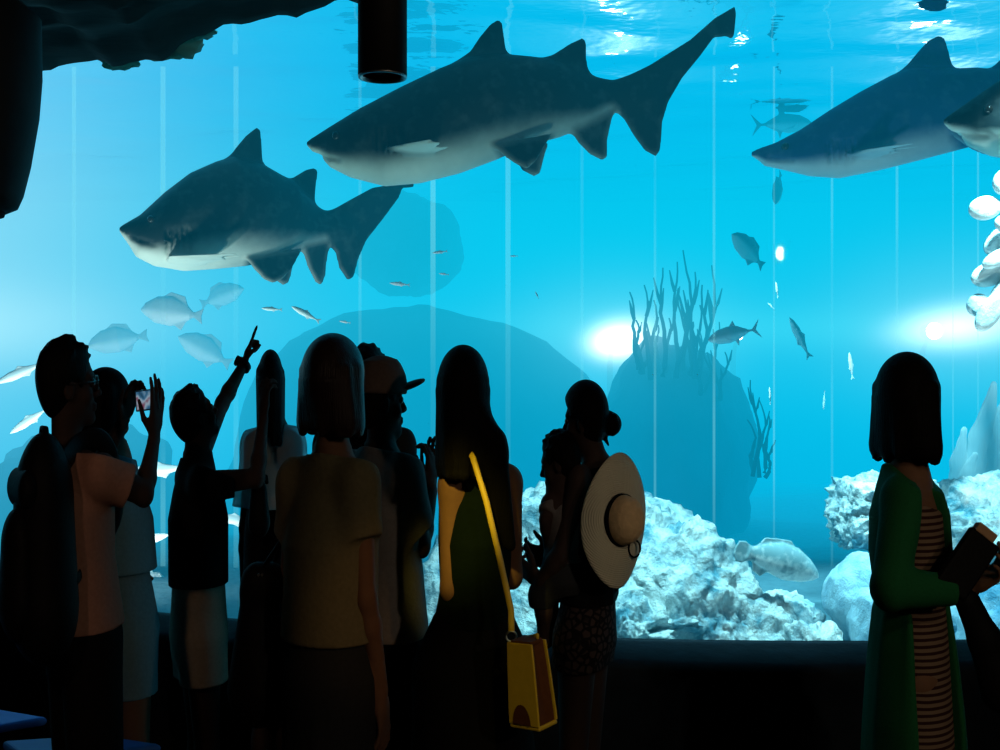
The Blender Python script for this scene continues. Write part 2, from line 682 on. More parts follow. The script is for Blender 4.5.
    def skirt(s, m, top, hem, w0=.15, w1=.21, d0=.115, d1=.16, name='skirt', folds=12, h=.0075, shift=(0, 0), over=None):
        p0 = V(s.pel[0], s.pel[1], hem)
        tt = s.pel + (s.neck - s.pel) * ((top - s.pel[2]) / (s.neck[2] - s.pel[2]))
        p0 = V(s.pel[0] + shift[0], s.pel[1] + shift[1], hem)
        S = SDF()
        S.u(loft(p0, tt, s.right, [(0, w1, d1), (.55, w0 * .35 + w1 * .65, d0 * .35 + d1 * .65), (.8, max(w0 + .025, w1 * .85), d0 + .025), (1, w0, d0)]), .01)
        for i in range(folds):
            a = 2 * math.pi * (i + .3) / folds
            q = p0 + s.right * math.cos(a) * w1 + s.fwd * math.sin(a) * d1
            e = tt + s.right * math.cos(a) * w0 * .92 + s.fwd * math.sin(a) * d0 * .92
            S.u(rc(q - V(0, 0, .02), e - V(0, 0, .06), .020, .006), .025)
        S.cut((0, 0, hem), (0, 0, -1)).cut((0, 0, top), (0, 0, 1))
        if over:
            over(S)
        return S.build(name, m, s.root, h)


def build_phone(c, nrm_back, upv, label, m, screen, w=.072, hgt=.145):
    """handset held up: case, screen and camera lens"""
    n = nrm(nrm_back)
    u = nrm(np.asarray(upv, float) - (np.asarray(upv) @ n) * n)
    r = np.cross(u, n)
    M = Matrix(((r[0], n[0], u[0], 0), (r[1], n[1], u[1], 0), (r[2], n[2], u[2], 0), (0, 0, 0, 1)))
    root = empty('phone', c, label, 'phone')
    T = Matrix.Translation(Vector(c)) @ M
    b = MB()
    b.box((-w / 2, -.004, -hgt / 2), (w / 2, .004, hgt / 2), T)
    b.build('case', m, root, bevel=.003)
    b = MB()
    b.box((-w / 2 + .004, -.0052, -hgt / 2 + .008), (w / 2 - .004, -.0042, hgt / 2 - .008), T)
    b.build('screen', screen, root)
    b = MB()
    b.lathe([(.006, 0), (.006, .002), (.004, .002)], np.array(T @ Vector((w * .28, .004, hgt * .4))), 14, n)
    b.build('camera_lens', m, root)
    return root
# ------------------------------------------------------------------ the hall and the tank
WATER_TOP = 3.5


def glass_y(x):
    return 4.15 + .075 * (x - 1.2) ** 2


M_BLACK = mat('black_paint', (0.004, 0.004, 0.005), .7, 30, .3, .1)
M_WALL = mat('dark_wall', (0.006, 0.006, 0.008), .85, 6, .4, .2)
M_FLOOR = mat('dark_floor', (0.012, 0.013, 0.018), .45, 9, .4, .05)
M_SILL = mat('sill_stone', (0.006, 0.010, 0.016), .8, 14, .5, .6, spec=.1)
M_ROCKROOF = mat('rock_roof', (0.011, 0.013, 0.010), .85, 5, .6, .8, stretch=(.5, 1.5, 3))

XS = np.linspace(-5.0, 5.0, 61)


def strip(name, rows, m, label=None):
    """rows of points joined to a sheet"""
    R, C = len(rows), len(rows[0])
    v = [p for r in rows for p in r]
    f = [(i * C + j, i * C + j + 1, (i + 1) * C + j + 1, (i + 1) * C + j) for i in range(R - 1) for j in range(C - 1)]
    o = mesh_obj(name, v, f, m)
    return tag(o, label, kind='structure')


# front wall and sill under the window
b = MB()
b.box((-6, -4.5, -.1), (6, 6.6, 0))
tag(b.build('floor', M_FLOOR), kind='structure')
rng = random.Random(3)
rows = []
for dy, z in ((.16, -.0), (.16, .40), (.15, .50), (.19, .575), (.15, .60), (.06, .615), (-.01, .63), (-.05, .63), (-.05, -.05)):
    rows.append([(x, glass_y(x) - dy + (mnoise.noise(Vector((x * 3, z * 9, 1))) * .025 if .3 < z < .61 else 0),
                  z + (mnoise.noise(Vector((x * 2.5, dy * 9, 4))) * .012 if .55 < z < .62 else 0)) for x in XS])
strip('wall_front', rows, M_SILL)
for nm, lo, hi in (('wall_left', (-6.1, -4.5, -.1), (-6, 6.6, 4.4)), ('wall_right', (6, -4.5, -.1), (6.1, 6.6, 4.4)),
                   ('wall_back', (-6, -4.6, -.1), (6, -4.5, 4.4))):
    b = MB()
    b.box(lo, hi)
    tag(b.build(nm, M_WALL), kind='structure')

# rock canopy over the hall: a ragged lip in front of the glass
EDGE = [(-700, 60), (-60, 78), (38, 76), (60, 72), (80, 66), (100, 64), (118, 70), (135, 66), (150, 63), (170, 64), (185, 48), (200, 40), (218, 34),
        (240, 28), (262, 24), (285, 18), (298, 21), (312, 16), (330, 9), (350, 5), (372, 8), (400, 3), (425, -3), (480, -20), (700, -60), (1700, -60)]
ex = [e[0] for e in EDGE]
ey = [e[1] for e in EDGE]
xs = np.linspace(-5.9, 5.9, 320)
rows = []


def edge_y(x):
    return glass_y(x) - .10


ze = []
for x in xs:
    D = edge_y(x)
    px = x / D * F + 500
    ze.append(EYE + (375 - np.interp(px, ex, ey)) / F * D + mnoise.noise(Vector((x * 11, 3, 3))) * .02)
rows.append([(x, edge_y(x) + .09, 4.4) for x in xs])
rows.append([(x, edge_y(x) + .05, z + .25) for x, z in zip(xs, ze)])
rows.append([(x, edge_y(x) + .0, z + .03) for x, z in zip(xs, ze)])
rows.append([(x, edge_y(x) - .05, z) for x, z in zip(xs, ze)])
for k in range(1, 34):
    y0 = k * .07 if k < 24 else 1.61 + (k - 23) * .7
    r = []
    for x, z in zip(xs, ze):
        a = 1 - math.exp(-y0 * .9)
        zz = z * (1 - a) + 2.86 * a
        n = mnoise.noise(Vector((x * 1.3, y0 * 9, 2))) * .05 + mnoise.noise(Vector((x * 5, y0 * 15, 8))) * .02
        r.append((x, max(edge_y(x) - .05 - y0, -4.5), zz + (n + .03) * min(1, y0 * 4)))
    rows.append(r)
strip('ceiling', rows, M_ROCKROOF)
# broken chips hanging at the lip; their lit look is in the pale colour
M_CHIP = mat('painted_lit_chip', (0.30, 0.55, 0.5), .8, 9, .5, .8)
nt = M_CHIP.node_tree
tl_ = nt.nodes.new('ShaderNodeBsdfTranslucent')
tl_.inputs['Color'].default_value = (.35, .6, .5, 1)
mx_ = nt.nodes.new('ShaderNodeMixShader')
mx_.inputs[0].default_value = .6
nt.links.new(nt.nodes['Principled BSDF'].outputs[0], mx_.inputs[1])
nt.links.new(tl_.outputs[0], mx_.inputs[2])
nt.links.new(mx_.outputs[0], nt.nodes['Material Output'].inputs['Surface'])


def rough_blob(name, c, r, m, seed, sub=4, amp=.25, freq=1.6, parent=None, ridged=False, flat=None, yaw=0.0, layers=0.0, block=0.0):
    import bmesh
    bm = bmesh.new()
    bmesh.ops.create_icosphere(bm, subdivisions=sub, radius=1)
    off = Vector((seed * 7.31, seed * 3.7, seed * 1.9))
    cs, sn = math.cos(yaw), math.sin(yaw)
    r = Vector(r)
    for v in bm.verts:
        d = v.co.normalized()
        n = mnoise.fractal(d * freq + off, 1.0, 2.1, 6)
        if ridged:
            n += .45 * (.5 - abs(mnoise.noise(d * freq * 2.3 + off)) * 2) + .3 * (.5 - abs(mnoise.noise(d * freq * 6 + off)) * 2) + .18 * (.5 - abs(mnoise.noise(d * freq * 14 + off)) * 2)
        k = 1 + amp * n
        if block:
            mx = max(abs(d.x), abs(d.y), abs(d.z))
            k *= (1 - block) + block / mx * .8
        p = Vector((d.x * r.x * k, d.y * r.y * k, d.z * r.z * k))
        if layers:
            p.z += layers * math.sin(p.z * 38 + 3 * mnoise.noise(p * 3 + off)) * .5
        v.co = Vector((p.x * cs - p.y * sn, p.x * sn + p.y * cs, p.z))
    vs = [tuple(np.array(c) + np.array(v.co)) for v in bm.verts]
    fs = [tuple(v.index for v in f.verts) for f in bm.faces]
    bm.free()
    return mesh_obj(name, vs, fs, m, parent)


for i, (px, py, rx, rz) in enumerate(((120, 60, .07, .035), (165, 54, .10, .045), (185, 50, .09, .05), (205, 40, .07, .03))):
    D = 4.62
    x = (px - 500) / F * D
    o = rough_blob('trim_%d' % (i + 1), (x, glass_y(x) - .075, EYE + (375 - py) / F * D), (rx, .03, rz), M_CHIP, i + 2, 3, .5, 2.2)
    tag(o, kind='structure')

# ---- window: curved acrylic pane, then added glow streaks
gm = bpy.data.materials.new('clear_acrylic')
gm.use_nodes = True
nt = gm.node_tree
nt.nodes.remove(nt.nodes['Principled BSDF'])
tr = nt.nodes.new('ShaderNodeBsdfTransparent')
gl = nt.nodes.new('ShaderNodeBsdfGlossy')
gl.inputs['Roughness'].default_value = .02
lw = nt.nodes.new('ShaderNodeFresnel')
lw.inputs['IOR'].default_value = 1.12
mx = nt.nodes.new('ShaderNodeMixShader')
nt.links.new(lw.outputs[0], mx.inputs[0])
nt.links.new(tr.outputs[0], mx.inputs[1])
nt.links.new(gl.outputs[0], mx.inputs[2])
nt.links.new(mx.outputs[0], nt.nodes['Material Output'].inputs['Surface'])
win = empty('window_1', (0, glass_y(0), .63))
win['kind'] = 'structure'
rows = [[(x, glass_y(x), z) for x in XS] for z in (.60, 4.3)]
R, C = 2, len(XS)
mesh_obj('pane', [p for r in rows for p in r], [(j, j + 1, C + j + 1, C + j) for j in range(C - 1)], gm, win)
jm = bpy.data.materials.new('painted_light_streak')
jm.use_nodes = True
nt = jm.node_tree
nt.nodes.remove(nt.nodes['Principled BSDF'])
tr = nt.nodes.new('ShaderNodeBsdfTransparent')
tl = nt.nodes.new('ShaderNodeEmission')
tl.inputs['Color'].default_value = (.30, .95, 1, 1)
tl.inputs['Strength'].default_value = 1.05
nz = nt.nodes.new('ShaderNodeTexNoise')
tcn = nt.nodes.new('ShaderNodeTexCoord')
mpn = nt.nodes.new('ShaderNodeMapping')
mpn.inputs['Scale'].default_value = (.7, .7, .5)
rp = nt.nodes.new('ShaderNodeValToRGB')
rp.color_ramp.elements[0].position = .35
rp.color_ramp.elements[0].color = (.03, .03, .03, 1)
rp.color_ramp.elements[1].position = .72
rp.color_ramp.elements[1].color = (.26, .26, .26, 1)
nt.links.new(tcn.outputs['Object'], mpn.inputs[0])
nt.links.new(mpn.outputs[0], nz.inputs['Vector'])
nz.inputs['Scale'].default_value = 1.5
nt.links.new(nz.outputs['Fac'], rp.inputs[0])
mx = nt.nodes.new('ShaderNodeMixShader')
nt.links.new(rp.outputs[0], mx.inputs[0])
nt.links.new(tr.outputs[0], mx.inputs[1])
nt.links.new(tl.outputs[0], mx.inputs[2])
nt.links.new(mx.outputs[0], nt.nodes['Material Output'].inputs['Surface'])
# vertical light streaks painted as glowing sheets, not trim, at the clear water's edge
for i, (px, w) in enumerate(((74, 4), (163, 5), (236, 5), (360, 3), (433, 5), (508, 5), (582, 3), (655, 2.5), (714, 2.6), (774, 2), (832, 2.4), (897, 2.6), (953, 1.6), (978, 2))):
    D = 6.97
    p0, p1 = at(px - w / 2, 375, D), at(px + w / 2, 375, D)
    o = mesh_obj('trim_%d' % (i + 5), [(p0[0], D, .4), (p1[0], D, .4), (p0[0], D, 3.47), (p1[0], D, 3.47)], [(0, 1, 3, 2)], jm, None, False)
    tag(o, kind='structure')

# ---- water: clear near the glass, hazy further back; scattered light added as glow
LAMPS = [(1.08, 11.0, 1.90), (4.15, 11.0, 2.02), (-5.3, 10.6, 1.95), (2.35, 11.3, 1.98)]


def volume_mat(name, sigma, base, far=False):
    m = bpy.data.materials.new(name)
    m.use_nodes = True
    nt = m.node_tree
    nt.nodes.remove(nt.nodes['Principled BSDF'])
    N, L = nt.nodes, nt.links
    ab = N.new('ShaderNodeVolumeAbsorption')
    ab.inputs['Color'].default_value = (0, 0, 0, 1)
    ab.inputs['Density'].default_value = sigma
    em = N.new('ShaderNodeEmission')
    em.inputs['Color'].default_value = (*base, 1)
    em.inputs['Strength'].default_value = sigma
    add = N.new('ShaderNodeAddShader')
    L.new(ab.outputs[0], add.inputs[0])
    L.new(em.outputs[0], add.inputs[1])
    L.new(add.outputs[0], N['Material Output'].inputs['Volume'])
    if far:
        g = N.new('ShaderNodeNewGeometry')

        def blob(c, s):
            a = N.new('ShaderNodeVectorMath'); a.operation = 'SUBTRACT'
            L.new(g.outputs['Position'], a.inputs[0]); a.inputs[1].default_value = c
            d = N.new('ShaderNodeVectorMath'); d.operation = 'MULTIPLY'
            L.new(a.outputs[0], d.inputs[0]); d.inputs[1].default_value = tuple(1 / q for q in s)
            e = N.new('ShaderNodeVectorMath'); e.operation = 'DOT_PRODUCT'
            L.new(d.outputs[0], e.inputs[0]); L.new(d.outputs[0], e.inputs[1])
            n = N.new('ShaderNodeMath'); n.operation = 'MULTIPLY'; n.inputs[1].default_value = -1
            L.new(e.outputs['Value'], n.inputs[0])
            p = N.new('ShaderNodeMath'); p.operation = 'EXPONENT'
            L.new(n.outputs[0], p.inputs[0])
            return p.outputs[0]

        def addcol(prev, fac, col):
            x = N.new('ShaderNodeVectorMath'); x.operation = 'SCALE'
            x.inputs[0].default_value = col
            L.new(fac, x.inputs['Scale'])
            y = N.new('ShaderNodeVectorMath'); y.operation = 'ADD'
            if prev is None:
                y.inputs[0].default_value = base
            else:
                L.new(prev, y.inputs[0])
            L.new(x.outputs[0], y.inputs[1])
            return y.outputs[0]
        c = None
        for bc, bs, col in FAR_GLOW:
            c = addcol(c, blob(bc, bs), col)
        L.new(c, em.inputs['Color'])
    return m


FAR_GLOW = [((1.04, 10.3, 1.90), (.19, 1.1, .13), (14, 14, 12)), ((4.0, 10.3, 2.02), (.20, 1.1, .16), (12, 12, 11)),  # lamp halos, paler left, darker bed and top painted into the haze
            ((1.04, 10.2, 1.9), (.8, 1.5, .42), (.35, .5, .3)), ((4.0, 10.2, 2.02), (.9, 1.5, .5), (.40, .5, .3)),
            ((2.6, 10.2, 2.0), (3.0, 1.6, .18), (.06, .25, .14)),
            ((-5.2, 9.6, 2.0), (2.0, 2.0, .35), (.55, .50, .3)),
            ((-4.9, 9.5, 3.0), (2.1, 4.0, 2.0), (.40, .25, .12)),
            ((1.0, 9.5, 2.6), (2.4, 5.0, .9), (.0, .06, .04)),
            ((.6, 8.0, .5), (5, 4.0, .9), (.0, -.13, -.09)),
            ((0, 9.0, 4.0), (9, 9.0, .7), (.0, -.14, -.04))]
pts = [(x, glass_y(x) + .06) for x in XS]
b = MB()
b.prism([(5.0, 7.0), (-5.0, 7.0)] + pts, .2, WATER_TOP - .02)
wn = b.build('water', volume_mat('clear_water', .06, (.002, .46, .74)))
tag(wn, kind='structure')
b = MB()
b.box((-9, 7.003, .2), (9, 12.6, WATER_TOP - .02))
wf = b.build('water', volume_mat('hazy_water', .36, (.001, .64, .96), True))
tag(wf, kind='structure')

# water surface seen from below: real ripples that mirror the lamps
sm = bpy.data.materials.new('water_surface')
sm.use_nodes = True
nt = sm.node_tree
p = nt.nodes['Principled BSDF']
p.inputs['Base Color'].default_value = (.55, .85, 1, 1)
p.inputs['Metallic'].default_value = 1
p.inputs['Roughness'].default_value = .05
tcn = nt.nodes.new('ShaderNodeTexCoord')
nz = nt.nodes.new('ShaderNodeTexNoise')
nz.inputs['Scale'].default_value = 3.2
nz.inputs['Detail'].default_value = 3
bp = nt.nodes.new('ShaderNodeBump')
bp.inputs['Strength'].default_value = .12
bp.inputs['Distance'].default_value = .1
nt.links.new(tcn.outputs['Object'], nz.inputs['Vector'])
nt.links.new(nz.outputs['Fac'], bp.inputs['Height'])
nt.links.new(bp.outputs[0], p.inputs['Normal'])
gx, gy = np.linspace(-9, 9, 150), np.linspace(4.2, 12.6, 110)
rows = [[(x, max(y, glass_y(x) + .03) if abs(x) < 5.1 else max(y, 5.4), WATER_TOP + .012 * math.sin(x * 2.1 + y * 3.3 + 2 * mnoise.noise(Vector((x, y, 0)))) +
          .02 * mnoise.noise(Vector((x * 1.2, y * 2.5, 5)))) for x in gx] for y in gy]
strip('water_surface', rows, sm)

# tank shell
M_TANK = mat('tank_wall_blue', (.02, .22, .34), .9, 3, .3, .3)
M_SAND = mat('sand', (.10, .20, .24), .95, 25, .25, .4)
b = MB()
b.box((-9, 12.6, .1), (9, 12.7, 3.6))
tag(b.build('tank_wall', M_TANK), kind='structure')
for k, s_ in (('tank_wall', -1), ('tank_wall', 1)):
    b = MB()
    b.box((min(s_ * 9, s_ * 9.1), 5.2, .1), (max(s_ * 9, s_ * 9.1), 12.7, 3.6))
    tag(b.build(k, M_TANK), kind='structure')
    b = MB()
    b.box((min(s_ * 5.05, s_ * 9), 5.3, .1), (max(s_ * 5.05, s_ * 9), 5.4, 3.6))
    tag(b.build(k, M_TANK), kind='structure')
gx, gy = np.linspace(-9, 9, 120), np.linspace(4.0, 12.6, 80)
rows = [[(x, max(y, glass_y(x) + .02) if abs(x) < 5.1 else max(y, 5.4), .42 + .10 * mnoise.noise(Vector((x * .8, y * .8, 0))) + .02 * mnoise.noise(Vector((x * 4, y * 4, 0)))) for x in gx]
        for y in gy]
strip('tank_floor', rows, M_SAND)

# ---- underwater lamps
M_LAMP = emis('lamp_glow', (.92, 1, 1), 60)
M_HOUS = mat('lamp_housing_grey', (.1, .12, .13), .5, 20, .2, .1)
for i, (x, y, z) in enumerate(LAMPS):
    lab = ['round underwater lamp glowing white just left of the tall weeds', 'round underwater lamp glowing white above the head of the woman in the green cardigan',
           'round underwater lamp glowing at the far left end of the tank', 'small underwater lamp glowing faintly behind the silver fish beside the weeds'][i]
    r = empty('underwater_lamp', (x, y, z), lab, 'lamp', 'lamps along the far side of the tank')
    R_ = .08 if i < 3 else .035
    b = MB()
    b.lathe([(R_ * .5, .22), (R_ * .95, .16), (R_ * 1.1, .02), (R_ * 1.1, -.02), (R_ * 1.0, -.02), (R_ * 1.0, .01)], (x, y, z), 24, (0, 1, 0))
    b.build('housing', M_HOUS, r, True)
    b = MB()
    b.lathe([(R_ * 1.0, .01), (R_ * .8, -.04), (R_ * .4, -.06), (0.001, -.065)], (x, y, z), 24, (0, 1, 0))
    b.build('lens', M_LAMP, r, True)
    b = MB()
    b.tube([(x, y + .1, z), (x, y + .3, z - .2), (x, y + .3, .4)], .03, 8)
    b.build('stand', M_HOUS, r, True)

# ---- rocks
def rock_mat(name, dark, light, scale=5.0, bump=1.0):
    m = bpy.data.materials.new(name)
    m.use_nodes = True
    nt = m.node_tree
    N, L = nt.nodes, nt.links
    b_ = N['Principled BSDF']
    b_.inputs['Roughness'].default_value = .95
    b_.inputs['Specular IOR Level'].default_value = .1
    tc = N.new('ShaderNodeTexCoord')
    n1 = N.new('ShaderNodeTexNoise'); n1.inputs['Scale'].default_value = scale; n1.inputs['Detail'].default_value = 10; n1.inputs['Roughness'].default_value = .65
    n2 = N.new('ShaderNodeTexVoronoi'); n2.inputs['Scale'].default_value = scale * 2.2
    for n in (n1, n2):
        L.new(tc.outputs['Object'], n.inputs['Vector'])
    cr = N.new('ShaderNodeValToRGB')
    cr.color_ramp.elements[0].position = .36; cr.color_ramp.elements[0].color = (*dark, 1)
    cr.color_ramp.elements[1].position = .56; cr.color_ramp.elements[1].color = (*light, 1)
    L.new(n1.outputs['Fac'], cr.inputs[0])
    L.new(cr.outputs[0], b_.inputs['Base Color'])
    ad = N.new('ShaderNodeMath'); ad.operation = 'MULTIPLY_ADD'
    L.new(n2.outputs['Distance'], ad.inputs[0]); ad.inputs[1].default_value = .35
    L.new(n1.outputs['Fac'], ad.inputs[2])
    bp = N.new('ShaderNodeBump'); bp.inputs['Strength'].default_value = bump; bp.inputs['Distance'].default_value = .06
    L.new(ad.outputs[0], bp.inputs['Height'])
    L.new(bp.outputs[0], b_.inputs['Normal'])
    return m


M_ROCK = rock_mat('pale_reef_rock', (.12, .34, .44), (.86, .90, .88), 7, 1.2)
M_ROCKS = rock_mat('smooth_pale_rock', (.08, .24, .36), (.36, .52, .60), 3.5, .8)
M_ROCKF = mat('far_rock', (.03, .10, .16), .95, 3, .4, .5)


def rock(px, py, D, rx, ry, rz, label, seed, m=None, group='pale rocks along the front of the tank', **kw):
    c = at(px, py, D)
    o = rough_blob('rock', c, (rx, ry, rz), m or M_ROCK, seed, kw.pop('sub', 6), kw.pop('amp', .3), kw.pop('freq', 1.5), **kw)
    return tag(o, label, 'rock', group)


rock(570, 646, 5.75, .86, .55, .84, 'largest pale craggy rock rising behind the woman with the straw hat', 1, ridged=True, amp=.15, layers=.02)
rock(672, 630, 5.2, .40, .30, .46, 'pale pitted rock sloping down to the right of the straw hat', 2, ridged=True, amp=.18, layers=.02)
rock(752, 668, 5.2, .36, .28, .36, 'pale ragged rock under the resting spotted grouper', 3, ridged=True, amp=.2)
rock(815, 668, 4.95, .17, .2, .18, 'small pale jagged rock at the foot of the slope, beside the gap', 4, ridged=True, amp=.4, sub=5)
rock(620, 645, 4.95, .30, .2, .22, 'low pale layered rock against the glass below the straw hat', 12, ridged=True, amp=.35, layers=.03)
rock(880, 512, 5.5, .24, .25, .20, 'blocky pale rock on top of the stack behind the green cardigan', 5, ridged=True, amp=.2, block=.75)
rock(862, 600, 5.15, .14, .2, .21, 'smooth leaning boulder at the left side of the right rock stack', 6, M_ROCKS, amp=.15, freq=1.2, yaw=.3, sub=5)
rock(886, 628, 5.0, .16, .2, .19, 'smooth rounded boulder at the foot of the right rock stack', 7, M_ROCKS, amp=.18, freq=1.1, sub=5)
rock(985, 555, 5.5, .38, .3, .36, 'large pale knobbly rock behind the clutch at the right edge', 8, ridged=True, amp=.2)
rock(1000, 640, 4.95, .2, .2, .22, 'rounded pale boulder low at the right edge of the window', 9, M_ROCKS, amp=.2, sub=5)
rock(930, 620, 5.4, .2, .2, .3, 'shadowed boulder wedged between the two right rock piles', 10, M_ROCKS, amp=.2, sub=5)
rock(8, 625, 6.4, .28, .3, .30, 'pale rock low at the far left end of the window', 13, ridged=True, sub=5)
rock(140, 640, 6.6, .42, .3, .34, 'pale rock showing between the backpack man and the pointing man', 14, ridged=True, sub=5)
rock(262, 650, 6.3, .26, .3, .30, 'pale rock showing to the right of the black t-shirt', 15, ridged=True, sub=5)
rock(405, 645, 6.4, .34, .3, .36, 'pale rock showing between the capped man and the long-haired woman', 16, ridged=True, sub=5)
gf = 'dim rock masses far back in the blue water'
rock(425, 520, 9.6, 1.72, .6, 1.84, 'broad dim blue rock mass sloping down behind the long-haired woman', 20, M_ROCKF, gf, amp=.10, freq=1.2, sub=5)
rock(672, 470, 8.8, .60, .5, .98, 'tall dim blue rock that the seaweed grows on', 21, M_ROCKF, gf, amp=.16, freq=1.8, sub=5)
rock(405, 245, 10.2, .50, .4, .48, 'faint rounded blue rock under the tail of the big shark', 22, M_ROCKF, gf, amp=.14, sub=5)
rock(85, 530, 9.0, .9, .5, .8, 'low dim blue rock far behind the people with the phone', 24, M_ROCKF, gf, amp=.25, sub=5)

# ---- seaweed on the far rock
M_WEED = mat('dim_seaweed', (.010, .05, .08), .9, 20, .3, .2)


def weed(base_px, base_py, D, tops, label, rad=.022, name='seaweed'):
    b = MB()
    rr = random.Random(base_px)
    base = at(base_px, base_py, D)
    for (px, py, bx) in tops:
        p0 = at(bx, base_py + rr.uniform(-6, 10), D + rr.uniform(-.15, .15))
        p1 = at(px, py, D + rr.uniform(-.2, .2))
        pts = []
        ph = rr.uniform(0, 6)
        for k in range(13):
            t = k / 12
            q = p0 + (p1 - p0) * t
            q = q + V(math.sin(t * 7 + ph) * .022 + (math.sin(t * 3.1) * .03 * rr.uniform(.5, 1)), math.sin(t * 5 + ph) * .02, 0)
            pts.append(q)
        b.tube(pts, [rad * (1 - .75 * k / 12) for k in range(13)], 6)
        for j in range(3):
            k = rr.randint(3, 9)
            q = pts[k]
            L_ = np.linalg.norm(p1 - p0) * rr.uniform(.15, .3)
            e = q + V(rr.choice((-1, 1)) * L_ * rr.uniform(.12, .35), 0, L_)
            b.tube([q, (q + e) / 2 + V(0, 0, -.02), e], [rad * .7, rad * .55, rad * .2], 6)
    o = b.build(name, M_WEED, None, True)
    return tag(o, label, 'seaweed', 'seaweed on the far rock')


weed(665, 372, 8.5, [(627, 292, 640), (634, 320, 636), (642, 285, 648), (652, 300, 652), (660, 268, 662), (667, 318, 664), (674, 262, 674), (681, 300, 678),
                     (686, 250, 684), (692, 272, 690), (698, 305, 692), (704, 285, 698), (714, 265, 700), (655, 325, 655), (646, 330, 643), (690, 322, 688)],
     'tall thin branching seaweed rising in front of the bright lamp')
weed(703, 400, 8.4, [(697, 330, 698), (706, 350, 703), (716, 322, 712), (724, 352, 718), (712, 360, 708)], 'short seaweed clump on the right shoulder of the weed rock', .018)
weed(757, 476, 8.0, [(752, 380, 755), (760, 400, 758), (766, 415, 762), (748, 420, 752), (772, 440, 764)], 'thin low seaweed standing right of the dim weed rock', .016)

# a darker blue reflection high up, painted as a flat sheet in the tank
b = MB()
p0, p1 = at(302, 62, 8.6), at(420, 10, 8.6)
b.box((p0[0], 8.6, p0[2]), (p1[0], 8.64, p1[2]))
tag(b.build('blue_reflection', mat('painted_blue_reflection', (.01, .12, .5), .8, 5, .1, 0)), 'deep blue rectangular reflection, built as a flat sheet, high behind the tube lamp', 'reflection')
# ------------------------------------------------------------------ sharks and fish
def poly_sdf(poly):
    P = np.array(poly, float)

    def fn(U, W):
        d = None
        sgn = None
        n = len(P)
        for i in range(n):
            a, b = P[i], P[i - 1]
            e = b - a
            wx, wy = U - a[0], W - a[1]
            t = np.clip((wx * e[0] + wy * e[1]) / (e @ e + 1e-12), 0, 1)
            q = (wx - e[0] * t) ** 2 + (wy - e[1] * t) ** 2
            d = q if d is None else np.minimum(d, q)
            c1, c2, c3 = W >= a[1], W < b[1], e[0] * wy > e[1] * wx
            flip = (c1 & c2 & c3) | (~c1 & ~c2 & ~c3)
            sgn = np.where(flip, -1.0, 1.0) * (1.0 if sgn is None else sgn)
        return sgn * np.sqrt(d)
    return fn, P.min(0), P.max(0)


def fin(poly, th, v0=0.0, lean=0.0, wref=0.0):
    """thin fin in the body's plane; lean tilts it sideways below wref"""
    f2, lo, hi = poly_sdf(poly)

    def fn(X, Y, Z):
        s = f2(X, Z)
        q = np.abs(Y - v0 - lean * (Z - wref)) - th
        a, b = np.maximum(s + .008, 0), np.maximum(q, 0)
        return np.sqrt(a * a + b * b) - .008 + np.minimum(np.maximum(s + .008, q), 0)
    ev = abs(lean) * max(abs(lo[1] - wref), abs(hi[1] - wref)) + th + .02
    return fn, V(lo[0], v0 - ev, lo[1]) - .01, V(hi[0], v0 + ev, hi[1]) + .01


def fish_material(name, dark, light, rough=.55, spots=None):
    m = bpy.data.materials.new(name)
    m.use_nodes = True
    N, L = m.node_tree.nodes, m.node_tree.links
    b = N['Principled BSDF']
    b.inputs['Roughness'].default_value = rough
    b.inputs['Specular IOR Level'].default_value = .25
    a = N.new('ShaderNodeAttribute'); a.attribute_name = 'pale'
    tc = N.new('ShaderNodeTexCoord')
    nz = N.new('ShaderNodeTexNoise'); nz.inputs['Scale'].default_value = 14 if not spots else spots
    nz.inputs['Detail'].default_value = 6
    L.new(tc.outputs['Object'], nz.inputs['Vector'])
    ad = N.new('ShaderNodeMath'); ad.operation = 'MULTIPLY_ADD'
    L.new(nz.outputs['Fac'], ad.inputs[0]); ad.inputs[1].default_value = .25 if not spots else 2.2
    sb = N.new('ShaderNodeMath'); sb.operation = 'ADD'; sb.inputs[1].default_value = -.125 if not spots else -1.1
    L.new(a.outputs['Fac'], ad.inputs[2])
    L.new(ad.outputs[0], sb.inputs[0])
    mx = N.new('ShaderNodeMix'); mx.data_type = 'RGBA'; mx.clamp_factor = True
    mx.inputs[6].default_value = (*dark, 1)
    mx.inputs[7].default_value = (*light, 1)
    L.new(sb.outputs[0], mx.inputs[0])
    L.new(mx.outputs[2], b.inputs['Base Color'])
    return m


